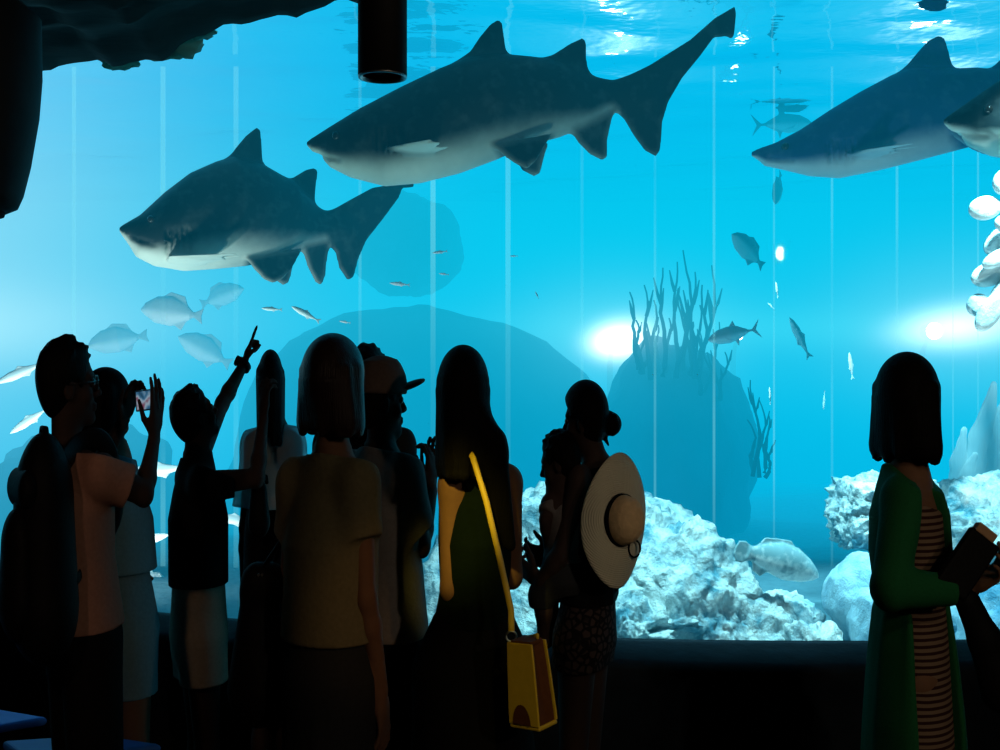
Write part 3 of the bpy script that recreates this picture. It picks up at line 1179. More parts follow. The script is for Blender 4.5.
def make_fish(name, origin, axis, top, bot, fins, m, parent, h, thick=.75, pale=(-.30, -.85), pect=None, prange=None, fade=0.0, extra=None, maxb=9.0, pale_fin=0.0):
    """top/bot: (u, w) lines of the side view in metres; fins: dicts with poly, th, v0, lean; the body is built in its own frame then turned along axis"""
    tu, tw = np.array([p[0] for p in top]), np.array([p[1] for p in top])
    bu, bw = np.array([p[0] for p in bot]), np.array([p[1] for p in bot])
    u0, u1 = max(tu[0], bu[0]), min(tu[-1], bu[-1])

    def prof(U):
        a, b = np.interp(U, tu, tw), np.interp(U, bu, bw)
        hh = np.maximum((a - b) / 2, .004)
        w = np.minimum(hh * thick, maxb)
        s = np.clip((U - u0) / (u1 - u0), 0, 1)
        w = w * (1 + .25 * np.exp(-((s - .12) / .1) ** 2)) * (1 - .35 * np.clip((s - .55) / .45, 0, 1))
        return (a + b) / 2, hh, np.maximum(w, .004)

    def fn(X, Y, Z):
        c, hh, w = prof(X)
        d = (np.sqrt(((Z - c) / hh) ** 2 + (Y / w) ** 2) - 1) * np.minimum(hh, w)
        return np.maximum(d, np.maximum(u0 - X, X - u1))
    mw = (tw.max() - bw.min()) / 2
    S = SDF()
    S.u((fn, V(u0, -mw, bw.min()), V(u1, mw, tw.max())), 0)
    for q in fins:
        S.u(fin(q['poly'], q.get('th', .012), q.get('v0', 0), q.get('lean', 0), q.get('wref', 0)), q.get('k', .03))
    if pect:
        pect(S, prof)
    if extra:
        extra(S, prof)
    D, lo, hh = S.grid(h)
    v, f = nets(D, lo, hh)
    c, hb, w = prof(v[:, 0])
    s = (v[:, 2] - c) / hb
    p = 1 - np.clip((s - pale[1]) / (pale[0] - pale[1]), 0, 1)
    p = p * p * (3 - 2 * p)
    t_ = np.clip((v[:, 0] - u0) / (u1 - u0), 0, 1)
    p = p * (1 - fade * np.clip((t_ - .3) / .3, 0, 1))
    for q in fins:
        sd = poly_sdf(q['poly'])[0](v[:, 0], v[:, 2])
        p = p * (1 - (1 - pale_fin) * np.clip(.4 - sd / (.03 * (u1 - u0)), 0, 1))
    p = np.where((v[:, 0] > u1 - (u1 - u0) * .10), p * .3, p)
    if prange:
        r1 = np.clip((np.abs(v[:, 1]) - w * 1.0) / .05, 0, 1) * np.clip((1.9 - np.abs(s)) / .3, 0, 1)
        r2 = np.clip((v[:, 0] - prange[0]) / .05, 0, 1) * np.clip((prange[1] - v[:, 0]) / .05, 0, 1)
        p = p + (.85 - p) * r1 * r2
    a = nrm(axis)
    n = V(-a[1], a[0], 0)
    W = np.outer(v[:, 0], a) + np.outer(v[:, 1], n) + np.outer(v[:, 2], V(0, 0, 1)) + np.array(origin)
    o = mesh_obj(name, W, f, m, parent)
    at_ = o.data.attributes.new('pale', 'FLOAT', 'POINT')
    if len(o.data.vertices) == len(p):
        at_.data.foreach_set('value', p.astype(np.float32))
    tow = lambda u, vv, ww: np.array(origin) + a * u + n * vv + V(0, 0, ww)
    return o, prof, tow


def plane_map(cpx, cpy, D, yaw):
    """map pixels of the photograph onto the vertical plane a shark swims in"""
    P0 = at(cpx, cpy, D)
    a = V(math.cos(yaw), math.sin(yaw), 0)
    n = V(-math.sin(yaw), math.cos(yaw), 0)
    C = V(0, 0, EYE)

    def mp(px, py):
        d = V((px - 500) / F, 1, (375 - py) / F)
        t = ((P0 - C) @ n) / (d @ n)
        q = C + t * d - P0
        return (float(q @ a), float(q[2]))
    return P0, a, mp


SHARKM = fish_material('shark_skin', (.010, .016, .018), (.62, .66, .58))
SHARKB = fish_material('blue_shark_skin', (.010, .045, .15), (.55, .62, .62))


def shark(cpx, cpy, D, yaw, top, bot, fins, pect, label, m, h=.012, thick=.72, warp=None, mouth=None, gills=None, eye=None):
    P0, a, mp0 = plane_map(cpx, cpy, D, yaw)
    mp = (lambda x, y: mp0(*warp(x, y))) if warp else mp0
    T, B = [mp(*q) for q in top], [mp(*q) for q in bot]
    FI = []
    for q in fins:
        d = dict(q)
        d['poly'] = [mp(*p) for p in q['poly']]
        if 'wref' in d:
            d['wref'] = mp(*d['wref'])[1]
        FI.append(d)
    root = empty('shark', P0, label, 'shark')

    def pf(S, prof):
        u, w = mp(*pect['root'])
        tu, tw = mp(*pect['tip'])
        for sg in (-1, 1):
            c, hh, b = [float(z) for z in prof(np.array([u]))[:3]]
            r0 = V(u, sg * b * .75, w)
            t = V(tu, sg * (b + pect.get('span', .30)), tw)
            e = V(tu + .05, sg * (b + pect.get('span', .30) * .6), tw)
            S.u(rc(r0, t, pect.get('r', .085), .018, (nrm(V(0, -sg * .25, 1)), .16)), .02)
            S.u(rc(r0 + V(.06, 0, 0), e, pect.get('r', .085) * .7, .018, (nrm(V(0, -sg * .25, 1)), .16)), .02)

    def ex(S, prof):
        for q in gills or []:
            (x0, y0), (x1, y1) = q
            p, r = mp(x0, y0), mp(x1, y1)
            for sg in (-1, 1):
                pts = []
                for (u, w) in (p, r):
                    c, hh, b = [float(z) for z in prof(np.array([u]))[:3]]
                    v = b * math.sqrt(max(0.02, 1 - ((w - c) / hh) ** 2))
                    pts.append(V(u, sg * v, w))
                S.sub(rc(pts[0], pts[1], .010, .008), .006)
        if mouth:
            q = [mp(*z) for z in mouth]
            for i in range(len(q) - 1):
                for sg in (-1, 1):
                    pts = []
                    for (u, w) in (q[i], q[i + 1]):
                        c, hh, b = [float(z) for z in prof(np.array([u]))[:3]]
                        v = b * math.sqrt(max(0.02, 1 - min(1, ((w - c) / hh) ** 2)))
                        pts.append(V(u, sg * v, w))
                    S.sub(rc(pts[0], pts[1], .016, .014), .006)
    o, prof, tow = make_fish('body', P0, a, T, B, FI, m, root, h, thick, pect=pf, extra=ex, fade=.55, prange=(mp(*pect['root'])[0] - .1, mp(*pect['tip'])[0] + .08))
    if eye:
        u, w = mp(*eye)
        c, hh, b = [float(z) for z in prof(np.array([u]))[:3]]
        v = b * math.sqrt(max(0.02, 1 - ((w - c) / hh) ** 2))
        for sg in (-1, 1):
            e = SDF().u(ell(tow(u, sg * v * .97, w), (.022, .022, .022)), 0)
            e.build('eye', EYEM, root, .006)
    return root


A_TOP = [(306, 142), (312, 138), (330, 127), (360, 109), (400, 88), (440, 69), (465, 59), (490, 55), (506, 55), (530, 57), (548, 59), (570, 66), (588, 74), (602, 79),
         (613, 83), (640, 88), (655, 92)]
A_BOT = [(306, 145), (312, 151), (320, 156), (330, 167), (350, 177), (385, 186), (420, 183), (460, 173), (495, 160), (530, 145), (560, 137), (590, 125), (617, 106), (640, 104), (655, 100)]
A_FINS = [dict(poly=[(455, 66), (470, 52), (480, 37), (490, 25), (498, 20), (502, 24), (504, 38), (507, 60), (480, 75)], th=.012),
          dict(poly=[(540, 64), (556, 53), (570, 44), (583, 38), (586, 43), (586, 58), (589, 80), (560, 80)], th=.010),
          dict(poly=[(600, 84), (613, 83), (650, 65), (690, 40), (715, 18), (734, 7), (736, 14), (733, 40), (728, 36), (714, 37), (700, 56), (682, 78), (668, 102), (662, 122),
                     (660, 150), (656, 156), (645, 150), (634, 135), (624, 118), (612, 106)], th=.012, k=.04),
          dict(poly=[(572, 130), (578, 142), (590, 154), (602, 160), (607, 157), (607, 140), (613, 112)], th=.010),
          dict(poly=[(490, 150), (503, 162), (514, 170), (523, 174), (532, 166), (540, 152), (549, 138)], th=.010, v0=-.12, lean=.25, wref=(520, 150)),
          dict(poly=[(515, 150), (526, 165), (538, 171), (544, 168), (548, 150), (552, 138)], th=.010, v0=.12, lean=-.25, wref=(520, 150))]
shark(480, 120, 5.6, math.radians(6), A_TOP, A_BOT, A_FINS, dict(root=(405, 158), tip=(436, 157), span=.26, r=.105),
      'largest shark with raised tail, swimming left under the black tube lamp', SHARKM,
      mouth=[(318, 156), (328, 160), (338, 163)], gills=[((x, 136), (x + 2, 160)) for x in (374, 380, 386, 392, 398)], eye=(337, 140))
B_TOP = [(119, 227), (126, 223), (140, 215), (165, 192), (190, 173), (215, 162), (232, 157), (262, 165), (280, 175), (293, 181), (313, 203), (327, 213), (345, 222), (352, 226)]
B_BOT = [(119, 231), (130, 246), (137, 257), (155, 266), (185, 271), (215, 269), (245, 266), (270, 262), (290, 255), (310, 247), (330, 240), (345, 238), (352, 234)]
B_FINS = [dict(poly=[(222, 168), (236, 148), (246, 136), (256, 128), (260, 130), (261, 145), (263, 172), (240, 180)], th=.012),
          dict(poly=[(286, 184), (296, 176), (306, 170), (315, 168), (317, 172), (315, 190), (313, 208), (298, 205)], th=.010),
          dict(poly=[(318, 216), (327, 213), (350, 200), (372, 188), (395, 184), (404, 185), (413, 183), (413, 187), (402, 188), (398, 198), (384, 217), (366, 240), (358, 258), (353, 277),
                     (348, 280), (340, 268), (336, 252), (326, 240)], th=.012, k=.04),
          dict(poly=[(302, 246), (308, 266), (316, 282), (321, 285), (325, 275), (326, 262), (330, 240)], th=.010),
          dict(poly=[(240, 260), (248, 272), (256, 281), (264, 285), (274, 281), (284, 270), (296, 250)], th=.010, v0=-.13, lean=.25, wref=(265, 262)),
          dict(poly=[(268, 262), (280, 276), (292, 283), (297, 280), (300, 262), (300, 250)], th=.010, v0=.13, lean=-.25, wref=(265, 262))]
shark(250, 215, 6.4, math.radians(28), B_TOP, B_BOT, B_FINS, dict(root=(180, 262), tip=(212, 262), span=.26, r=.105),
      'thick dark shark lowest of the sharks, swimming left above the pointing man', SHARKM, thick=.8,
      mouth=[(128, 238), (138, 243), (148, 247)], gills=[((x, 232), (x + 2, 256)) for x in (160, 165, 170, 175, 180)], eye=(147, 222))
C_TOP = [(751, 152), (760, 148), (775, 143), (800, 130), (830, 110), (860, 92), (890, 76), (905, 70), (930, 68), (952, 69), (975, 68), (1000, 70), (1030, 78), (1060, 90), (1090, 100),
         (1120, 108)]
C_BOT = [(751, 156), (758, 160), (765, 166), (785, 170), (810, 176), (840, 178), (880, 170), (920, 160), (950, 152), (985, 143), (1020, 138), (1060, 130), (1090, 124), (1120, 118)]
C_FINS = [dict(poly=[(895, 80), (908, 64), (918, 52), (928, 41), (938, 36), (944, 39), (948, 52), (954, 76), (925, 90)], th=.012),
          dict(poly=[(985, 76), (998, 62), (1008, 52), (1018, 48), (1022, 52), (1024, 84), (1000, 90)], th=.010),
          dict(poly=[(1085, 108), (1120, 85), (1160, 58), (1180, 44), (1180, 66), (1160, 80), (1140, 112), (1130, 150), (1122, 150), (1105, 122)], th=.012),
          dict(poly=[(1040, 128), (1050, 150), (1065, 158), (1068, 145), (1075, 120)], th=.010),
          dict(poly=[(936, 122), (944, 143), (960, 156), (974, 162), (980, 158), (990, 154), (988, 146), (976, 132), (985, 120)], th=.012, v0=-.16, lean=.3, wref=(960, 135))]
shark(930, 120, 6.3, math.radians(-4), C_TOP, C_BOT, C_FINS, dict(root=(855, 160), tip=(893, 156), span=.2, r=.07),
      'dark blue shark with white belly at upper right, above the cardigan woman', SHARKB,
      mouth=[(768, 160), (778, 162), (790, 163)], gills=[((x, 145), (x + 3, 167)) for x in (822, 828, 834, 840, 846)], eye=(783, 149))
wd = lambda x, y: (943 + (x - 306) * 1.15, 121 + (y - 143) * 1.15 - (x - 306) * .10)
shark(1140, 110, 5.3, 0, A_TOP, A_BOT, A_FINS, dict(root=(405, 158), tip=(436, 157), span=.24, r=.105),
      'shark of which only the grey snout pokes in at the right edge', SHARKM, warp=wd,
      mouth=[(318, 156), (328, 160), (338, 163)], gills=[((x, 136), (x + 2, 160)) for x in (374, 380, 386, 392, 398)], eye=(337, 140))

# ---- smaller fish: built once per kind, then copied
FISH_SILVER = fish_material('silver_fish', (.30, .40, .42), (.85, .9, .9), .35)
FISH_DARK = fish_material('dusky_fish', (.02, .09, .13), (.30, .40, .42), .5)
FISH_GROUP = fish_material('mottled_grouper', (.26, .42, .46), (.95, .97, .95), .7, spots=16)
FISH_AND_GLARE = fish_material('pale_fish_and_glare', (.45, .62, .66), (.9, .95, .95), .5)  # many of these pale shapes stand in for reflections on the glass

KINDS = {
    'slim': dict(top=[(-.5, .0), (-.4, .05), (-.2, .09), (.05, .085), (.3, .03), (.36, .02)], bot=[(-.5, -.01), (-.4, -.05), (-.2, -.09), (.05, -.085), (.3, -.03), (.36, -.02)],
                 fins=[[(.32, .0), (.36, .025), (.5, .10), (.44, 0), (.5, -.10), (.36, -.025)], [(-.12, .07), (-.02, .135), (.12, .06)], [(-.02, -.07), (.1, -.125), (.16, -.05)]]),
    'jack': dict(top=[(-.5, .0), (-.44, .06), (-.3, .13), (-.1, .16), (.1, .11), (.28, .03), (.34, .018)], bot=[(-.5, -.03), (-.44, -.07), (-.3, -.13), (-.1, -.15), (.1, -.10), (.28, -.025), (.34, -.018)],
                 fins=[[(.30, .0), (.35, .02), (.52, .19), (.42, 0), (.52, -.19), (.35, -.02)], [(-.08, .14), (.02, .25), (.05, .15), (.25, .04)], [(0, -.12), (.05, -.24), (.08, -.12), (.25, -.03)],
                       [(-.2, -.03), (-.02, -.10), (-.16, -.08)]]),
    'oval': dict(top=[(-.5, -.02), (-.42, .09), (-.25, .20), (0, .23), (.2, .15), (.33, .05), (.38, .04)], bot=[(-.5, -.04), (-.42, -.10), (-.25, -.19), (0, -.21), (.2, -.14), (.33, -.05), (.38, -.04)],
                 fins=[[(.35, 0), (.38, .05), (.5, .12), (.47, 0), (.5, -.12), (.38, -.05)], [(-.2, .18), (-.05, .29), (.18, .25), (.25, .10)], [(.05, -.18), (.18, -.25), (.25, -.09)]]),
    'grouper': dict(top=[(-.5, -.06), (-.46, .0), (-.36, .09), (-.2, .18), (0, .20), (.18, .15), (.3, .09), (.36, .08)], bot=[(-.5, -.09), (-.44, -.13), (-.3, -.18), (-.1, -.20), (.12, -.15), (.3, -.08), (.36, -.075)],
                    fins=[[(.32, .07), (.40, .12), (.48, .11), (.51, .04), (.51, -.05), (.47, -.12), (.40, -.12), (.32, -.07)], [(-.18, .16), (-.1, .24), (.05, .23), (.2, .21), (.27, .10)],
                          [(.08, -.14), (.16, -.22), (.26, -.18), (.28, -.08)], [(-.2, -.05), (-.02, -.02), (.0, -.11), (-.1, -.15)]]),
}
PROTO = {}


def fish(kind, m, px, py, D, length, yaw, pitch, label, group='small fish in the tank', roll=0.0, eye=False):
    """px, py: middle of the fish; yaw 0 heads left along the glass, pitch lifts the head"""
    c = at(px, py, D)
    key = (kind, m.name)
    if key not in PROTO:
        K = KINDS[kind]
        o, prof, tow = make_fish('fish', (0, 0, 0), (1, 0, 0), K['top'], K['bot'], [dict(poly=f, th=.004, k=.015) for f in K['fins']], m, None, .011, .55 if kind != 'grouper' else .75,
                                 pale=(.3, -.5), pale_fin=.3)
        PROTO[key] = o
    else:
        src = PROTO[key]
        o = src.copy()
        for k in list(o.keys()):
            del o[k]
        COL.objects.link(o)
    o.location = c
    o.scale = (length,) * 3
    o.rotation_euler = (roll, pitch, yaw)
    return tag(o, label, 'fish', group)


R_ = math.radians
fish('grouper', FISH_GROUP, 778, 560, 5.05, .40, R_(188), R_(-14), 'mottled white grouper resting on the rock in front of the gap')
fish('jack', FISH_SILVER, 734, 334, 7.15, .34, R_(6), R_(-12), 'silver jack with forked tail beside the seaweed top')
fish('oval', FISH_DARK, 748, 250, 7.6, .34, R_(30), R_(38), 'blurred dark oval fish under the blue shark, below its snout')
fish('oval', FISH_DARK, 778, 188, 8.2, .28, R_(60), R_(-60), 'faint dark oval fish hanging just under the blue shark\'s snout')
fish('jack', FISH_DARK, 782, 124, 8.4, .46, R_(188), R_(4), 'faint dusky jack swimming right behind the blue shark\'s snout')
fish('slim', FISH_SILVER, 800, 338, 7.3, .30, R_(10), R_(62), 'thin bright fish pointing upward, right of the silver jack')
fish('slim', FISH_AND_GLARE, 851, 366, 5.3, .13, R_(30), R_(80), 'small bright upright fish left of the cardigan woman\'s hair')  # this and the next two: glare on the glass, built as fish
fish('slim', FISH_AND_GLARE, 777, 290, 5.4, .08, R_(40), R_(78), 'tiny fish-shaped glare above and right of the silver jack')
fish('slim', FISH_AND_GLARE, 771, 306, 5.4, .045, R_(20), R_(40), 'tiniest bright speck of a fish beside the silver jack\'s tail')
fish('slim', FISH_AND_GLARE, 770, 396, 5.6, .09, R_(60), R_(80), 'small pale upright fish below the silver jack')
fish('slim', FISH_AND_GLARE, 824, 400, 5.8, .10, R_(60), R_(-75), 'small pale fish diving near the dark water above the right rocks')
fish('slim', FISH_AND_GLARE, 272, 309, 6.0, .11, R_(10), R_(4), 'small pale fish to the left of a diving pale fish, above the pointing finger')
fish('slim', FISH_AND_GLARE, 306, 314, 6.0, .17, R_(10), R_(28), 'pale fish diving right, above the bobbed woman\'s head')
fish('slim', FISH_AND_GLARE, 345, 322, 6.6, .07, R_(0), R_(10), 'tiny pale fish above the hidden person\'s black hair')
fish('slim', FISH_AND_GLARE, 440, 252, 6.6, .09, R_(10), R_(-8), 'small bright fish high between two sharks\' tails and the seaweed')
fish('slim', FISH_AND_GLARE, 400, 284, 6.6, .12, R_(0), R_(6), 'slender pale fish low under the big shark\'s belly')
fish('slim', FISH_AND_GLARE, 444, 274, 6.6, .06, R_(0), R_(8), 'tiny bright fish just under the other bright fish, left of the long-haired woman')
fish('slim', FISH_AND_GLARE, 537, 295, 6.9, .05, R_(30), R_(60), 'tiny pale fish high above the bun-haired woman')
fish('slim', FISH_AND_GLARE, 514, 256, 6.9, .05, R_(0), R_(0), 'tiny pale speck of a fish in open water, right of the sharks\' tails')
fish('oval', FISH_AND_GLARE, 172, 312, 7.4, .44, R_(-12), R_(8), 'large hazy pale fish under the lower shark\'s snout', 'fish-shaped pale reflections at left')  # from here on: whitish reflections on the glass, modelled as pale fish
fish('oval', FISH_AND_GLARE, 118, 340, 7.8, .40, R_(20), R_(-10), 'large fish-shaped pale reflection above the phone', 'fish-shaped pale reflections at left')
fish('oval', FISH_AND_GLARE, 222, 296, 8.0, .34, R_(170), R_(20), 'hazy pale fish under the lower shark\'s belly', 'fish-shaped pale reflections at left')
fish('oval', FISH_AND_GLARE, 205, 350, 7.8, .40, R_(5), R_(30), 'fish-shaped pale reflection left of the pointing finger', 'fish-shaped pale reflections at left')
fish('slim', FISH_AND_GLARE, 158, 470, 6.3, .40, R_(0), R_(-6), 'long fish-shaped pale reflection low between the phone arm and the black t-shirt', 'fish-shaped pale reflections at left')
fish('slim', FISH_AND_GLARE, 235, 520, 6.3, .30, R_(0), R_(10), 'fish-shaped pale reflection between the black t-shirt and the white blouse', 'fish-shaped pale reflections at left')
fish('slim', FISH_AND_GLARE, 148, 540, 6.2, .26, R_(170), R_(15), 'fish-shaped pale reflection low behind the pale trousers', 'fish-shaped pale reflections at left')
fish('slim', FISH_AND_GLARE, 22, 372, 6.4, .30, R_(20), R_(-25), 'fish-shaped pale reflection at the far left above the backpack', 'fish-shaped pale reflections at left')
fish('slim', FISH_AND_GLARE, 30, 420, 6.4, .26, R_(10), R_(-35), 'pale fish at the far left beside the man\'s neck', 'fish-shaped pale reflections at left')

# ---- white leafy coral and pale blades at the right edge
M_CORAL = rock_mat('white_coral', (.72, .80, .82), (.95, .97, .97), 6, .4)
root = empty('leafy_coral', at(1010, 330, 5.2), 'white coral of large curled leaves at the right edge', 'coral')
for px, py, rx, rz, tilt in ((985, 208, .075, .055, -.2), (1004, 182, .05, .06, .3), (1003, 240, .10, .06, -.6), (998, 258, .08, .035, -.5), (990, 274, .09, .055, -.35), (1010, 292, .12, .07, -.8),
                             (990, 312, .10, .05, -1.0), (978, 305, .055, .05, -.9), (1012, 225, .08, .05, .2), (1020, 270, .10, .10, 0)):
    c = at(px, py, 5.2 + random.uniform(-.05, .08))
    r = rot((0, 1, 0), tilt)
    fr = (r @ V(1, 0, 0), V(0, 1, 0), r @ V(0, 0, 1))
    S = SDF()
    S.u(ell(c, (rx, .035, rz), fr), .01)
    for k in range(4):
        S.sub(rc(c - fr[0] * rx * .8 + fr[2] * rz * (k - 1.5) * .45 - V(0, .036, 0), c + fr[0] * rx * .9 + fr[2] * rz * (k - 1.5) * .3 - V(0, .03, 0), .010, .006), .008)
    S.build('leaf', M_CORAL, root, .007)
S = SDF()
S.u(rc(at(1030, 170, 5.3), at(1034, 520, 5.4), .03, .05), .01)
S.build('stem', M_CORAL, root, .012)
M_BLADE = mat('pale_coral_blade', (.75, .92, .95), .7, 12, .2, .5, stretch=(6, 6, .6))
nt = M_BLADE.node_tree
tl_ = nt.nodes.new('ShaderNodeBsdfTranslucent')
tl_.inputs['Color'].default_value = (.85, .97, 1, 1)
mx_ = nt.nodes.new('ShaderNodeMixShader')
mx_.inputs[0].default_value = .5
nt.links.new(nt.nodes['Principled BSDF'].outputs[0], mx_.inputs[1])
nt.links.new(tl_.outputs[0], mx_.inputs[2])
tp_ = nt.nodes.new('ShaderNodeBsdfTransparent')
mx2_ = nt.nodes.new('ShaderNodeMixShader')
mx2_.inputs[0].default_value = .35
nt.links.new(mx_.outputs[0], mx2_.inputs[1])
nt.links.new(tp_.outputs[0], mx2_.inputs[2])
nt.links.new(mx2_.outputs[0], nt.nodes['Material Output'].inputs['Surface'])
root = empty('coral_blades', at(985, 490, 5.9), 'pale pointed coral blades standing on the rock at the right edge', 'coral')
for bx, by, tx, ty, w in ((956, 492, 964, 430, .05), (974, 492, 994, 384, .085), (990, 492, 1004, 400, .09), (962, 488, 975, 455, .05), (1006, 492, 1022, 392, .09)):
    S = SDF()
    S.u(rc(at(bx, by, 5.9), at((bx + tx) / 2 - 1, (by + ty) / 2, 5.88), w, w * .85, (V(0, 1, 0), .3)), .02)
    S.u(rc(at((bx + tx) / 2 - 1, (by + ty) / 2, 5.88), at(tx, ty, 5.86), w * .85, .018, (V(0, 1, 0), .3)), .03)
    S.build('blade', M_BLADE, root, .008)
# ------------------------------------------------------------------ the visitors
def fabric(n, c, **k):
    return mat(n, c, k.pop('rough', .9), k.pop('scale', 90), k.pop('var', .2), k.pop('bump', .12), spec=.06, **k)


F_PEACH = fabric('peach_cotton', (.30, .15, .11))
F_OLIVE = fabric('olive_jersey', (.15, .125, .07))
F_GREY = fabric('grey_cotton', (.20, .175, .17))
F_BLACK = fabric('black_cotton', (.005, .005, .006))
F_BEIGE = fabric('beige_twill', (.32, .27, .20))
F_PALE = fabric('pale_blue_cotton', (.13, .25, .30))
F_PALET = fabric('pale_trouser_cloth', (.13, .23, .27))
F_DKGREEN = fabric('dark_green_crepe', (.0025, .006, .004))
F_GREEN = fabric('green_knit', (.010, .085, .030), scale=160)
F_CHARC = fabric('charcoal_cloth', (.022, .022, .024))
F_CAP = fabric('cap_cloth', (.11, .075, .065))
F_NYLON = fabric('black_nylon', (.004, .004, .005), rough=.6)
M_METAL = mat('buckle_metal', (.5, .5, .48), .3, 20, .1, 0, metal=1.0)
M_PHONE = mat('black_phone', (.01, .01, .012), .3, 20, .1, 0)


def with_stripes(name, a, b, freq, duty=.4):
    m = fabric(name, a)
    nt = m.node_tree
    bs = nt.nodes['Principled BSDF']
    tc = nt.nodes.new('ShaderNodeTexCoord')
    w = nt.nodes.new('ShaderNodeTexWave')
    w.bands_direction = 'Z'
    w.inputs['Scale'].default_value = freq
    w.inputs['Distortion'].default_value = .6
    r = nt.nodes.new('ShaderNodeValToRGB')
    r.color_ramp.elements[0].position = duty
    r.color_ramp.elements[0].color = (*a, 1)
    r.color_ramp.elements[1].position = duty + .12
    r.color_ramp.elements[1].color = (*b, 1)
    nt.links.new(tc.outputs['Object'], w.inputs['Vector'])
    nt.links.new(w.outputs['Fac'], r.inputs[0])
    nt.links.new(r.outputs[0], bs.inputs['Base Color'])
    return m


F_STRIPE = with_stripes('striped_dress_cloth', (.17, .11, .075), (.03, .012, .012), 19, .5)
m = bpy.data.materials.new('sheer_white_voile')
m.use_nodes = True
nt = m.node_tree
bs = nt.nodes['Principled BSDF']
bs.inputs['Base Color'].default_value = (.55, .68, .72, 1)
bs.inputs['Roughness'].default_value = .95
tp = nt.nodes.new('ShaderNodeBsdfTranslucent')
tp.inputs['Color'].default_value = (.6, .75, .78, 1)
nz = nt.nodes.new('ShaderNodeTexNoise')
nz.inputs['Scale'].default_value = 9
mx = nt.nodes.new('ShaderNodeMixShader')
nt.links.new(nz.outputs['Fac'], mx.inputs[0])
nt.links.new(bs.outputs[0], mx.inputs[1])
nt.links.new(tp.outputs[0], mx.inputs[2])
tr = nt.nodes.new('ShaderNodeBsdfTransparent')
mx2 = nt.nodes.new('ShaderNodeMixShader')
mx2.inputs[0].default_value = .22
nt.links.new(mx.outputs[0], mx2.inputs[1])
nt.links.new(tr.outputs[0], mx2.inputs[2])
nt.links.new(mx2.outputs[0], nt.nodes['Material Output'].inputs['Surface'])
F_VOILE = m
m = fabric('black_lace', (.012, .009, .010))
nt = m.node_tree
vo = nt.nodes.new('ShaderNodeTexVoronoi')
vo.feature = 'DISTANCE_TO_EDGE'
vo.inputs['Scale'].default_value = 44
tc = nt.nodes.new('ShaderNodeTexCoord')
nt.links.new(tc.outputs['Object'], vo.inputs['Vector'])
r = nt.nodes.new('ShaderNodeValToRGB')
r.color_ramp.elements[0].position = .10
r.color_ramp.elements[0].color = (.008, .007, .008, 1)
r.color_ramp.elements[1].position = .2
r.color_ramp.elements[1].color = (.05, .032, .03, 1)
nt.links.new(vo.outputs['Distance'], r.inputs[0])
nt.links.new(r.outputs[0], nt.nodes['Principled BSDF'].inputs['Base Color'])
F_LACE = m


def zpx(py, D):
    return EYE + (375 - py) / F * D


def spectacles(p):
    b = MB()
    H = p.H
    for g in (-1, 1):
        c = H(g * .033, .098, .003)
        pts = [c + p.hr * math.cos(a) * .022 + p.hu * math.sin(a) * .018 for a in np.linspace(0, 2 * math.pi, 17)]
        b.tube(pts, .0022, 6)
        b.tube([H(g * .055, .095, .006), H(g * .079, .05, .006), H(g * .080, -.005, .004)], .0022, 6)
    b.tube([H(-.011, .1, .006), H(0, .104, .008), H(.011, .1, .006)], .0022, 6)
    return b.build('glasses', M_PHONE, p.root, True)


# 1 --- man with the backpack, filming with a phone
D1 = 3.1
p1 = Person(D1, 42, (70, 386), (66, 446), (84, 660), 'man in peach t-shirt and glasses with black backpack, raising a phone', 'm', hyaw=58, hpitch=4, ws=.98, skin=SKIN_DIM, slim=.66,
            rs=(103, 472, -.09), ra=[(144, 494, .0), (154, 440, .14)], la=[(96, 474, .30), (122, 424, .32)],
            rh=dict(d=(.10, .10, 1), n=(-.9, .35, 0), curl=(.10, .18, .15), thumb=.6), lh=dict(d=(.45, .05, .9), n=(.85, -.45, -.2), curl=(.45, .5, .4), thumb=.4))
p1.body()
p1.short_hair()
p1.shirt(F_PEACH, zpx(623, D1), sleeve=.62, sr=.058, end_r=.066, loose=.022, off=.016)
p1.trousers(F_BLACK, zpx(605, D1), .42, off=.022, flare=.012)
spectacles(p1)
pm = emis('phone_picture', (.25, .45, .62), .5)
nt = pm.node_tree
nz = nt.nodes.new('ShaderNodeTexNoise')
nz.inputs['Scale'].default_value = 26
rp = nt.nodes.new('ShaderNodeValToRGB')
for k, (pos, col) in enumerate(((.30, (.01, .03, .06)), (.45, (.06, .22, .40)), (.58, (.45, .62, .75)), (.68, (.30, .10, .16)))):
    el = rp.color_ramp.elements[k] if k < 2 else rp.color_ramp.elements.new(pos)
    el.position = pos
    el.color = (*col, 1)
tcn = nt.nodes.new('ShaderNodeTexCoord')
nt.links.new(tcn.outputs['Object'], nz.inputs['Vector'])
nt.links.new(nz.outputs['Fac'], rp.inputs[0])
nt.links.new(rp.outputs[0], nt.nodes['Emission'].inputs['Color'])
ph = build_phone(at(147, 400, D1 + .17), (.55, .83, .0), (.83, -.55, .1), 'black phone held up sideways in the hands of the backpack man', M_PHONE, pm, .060, .095)

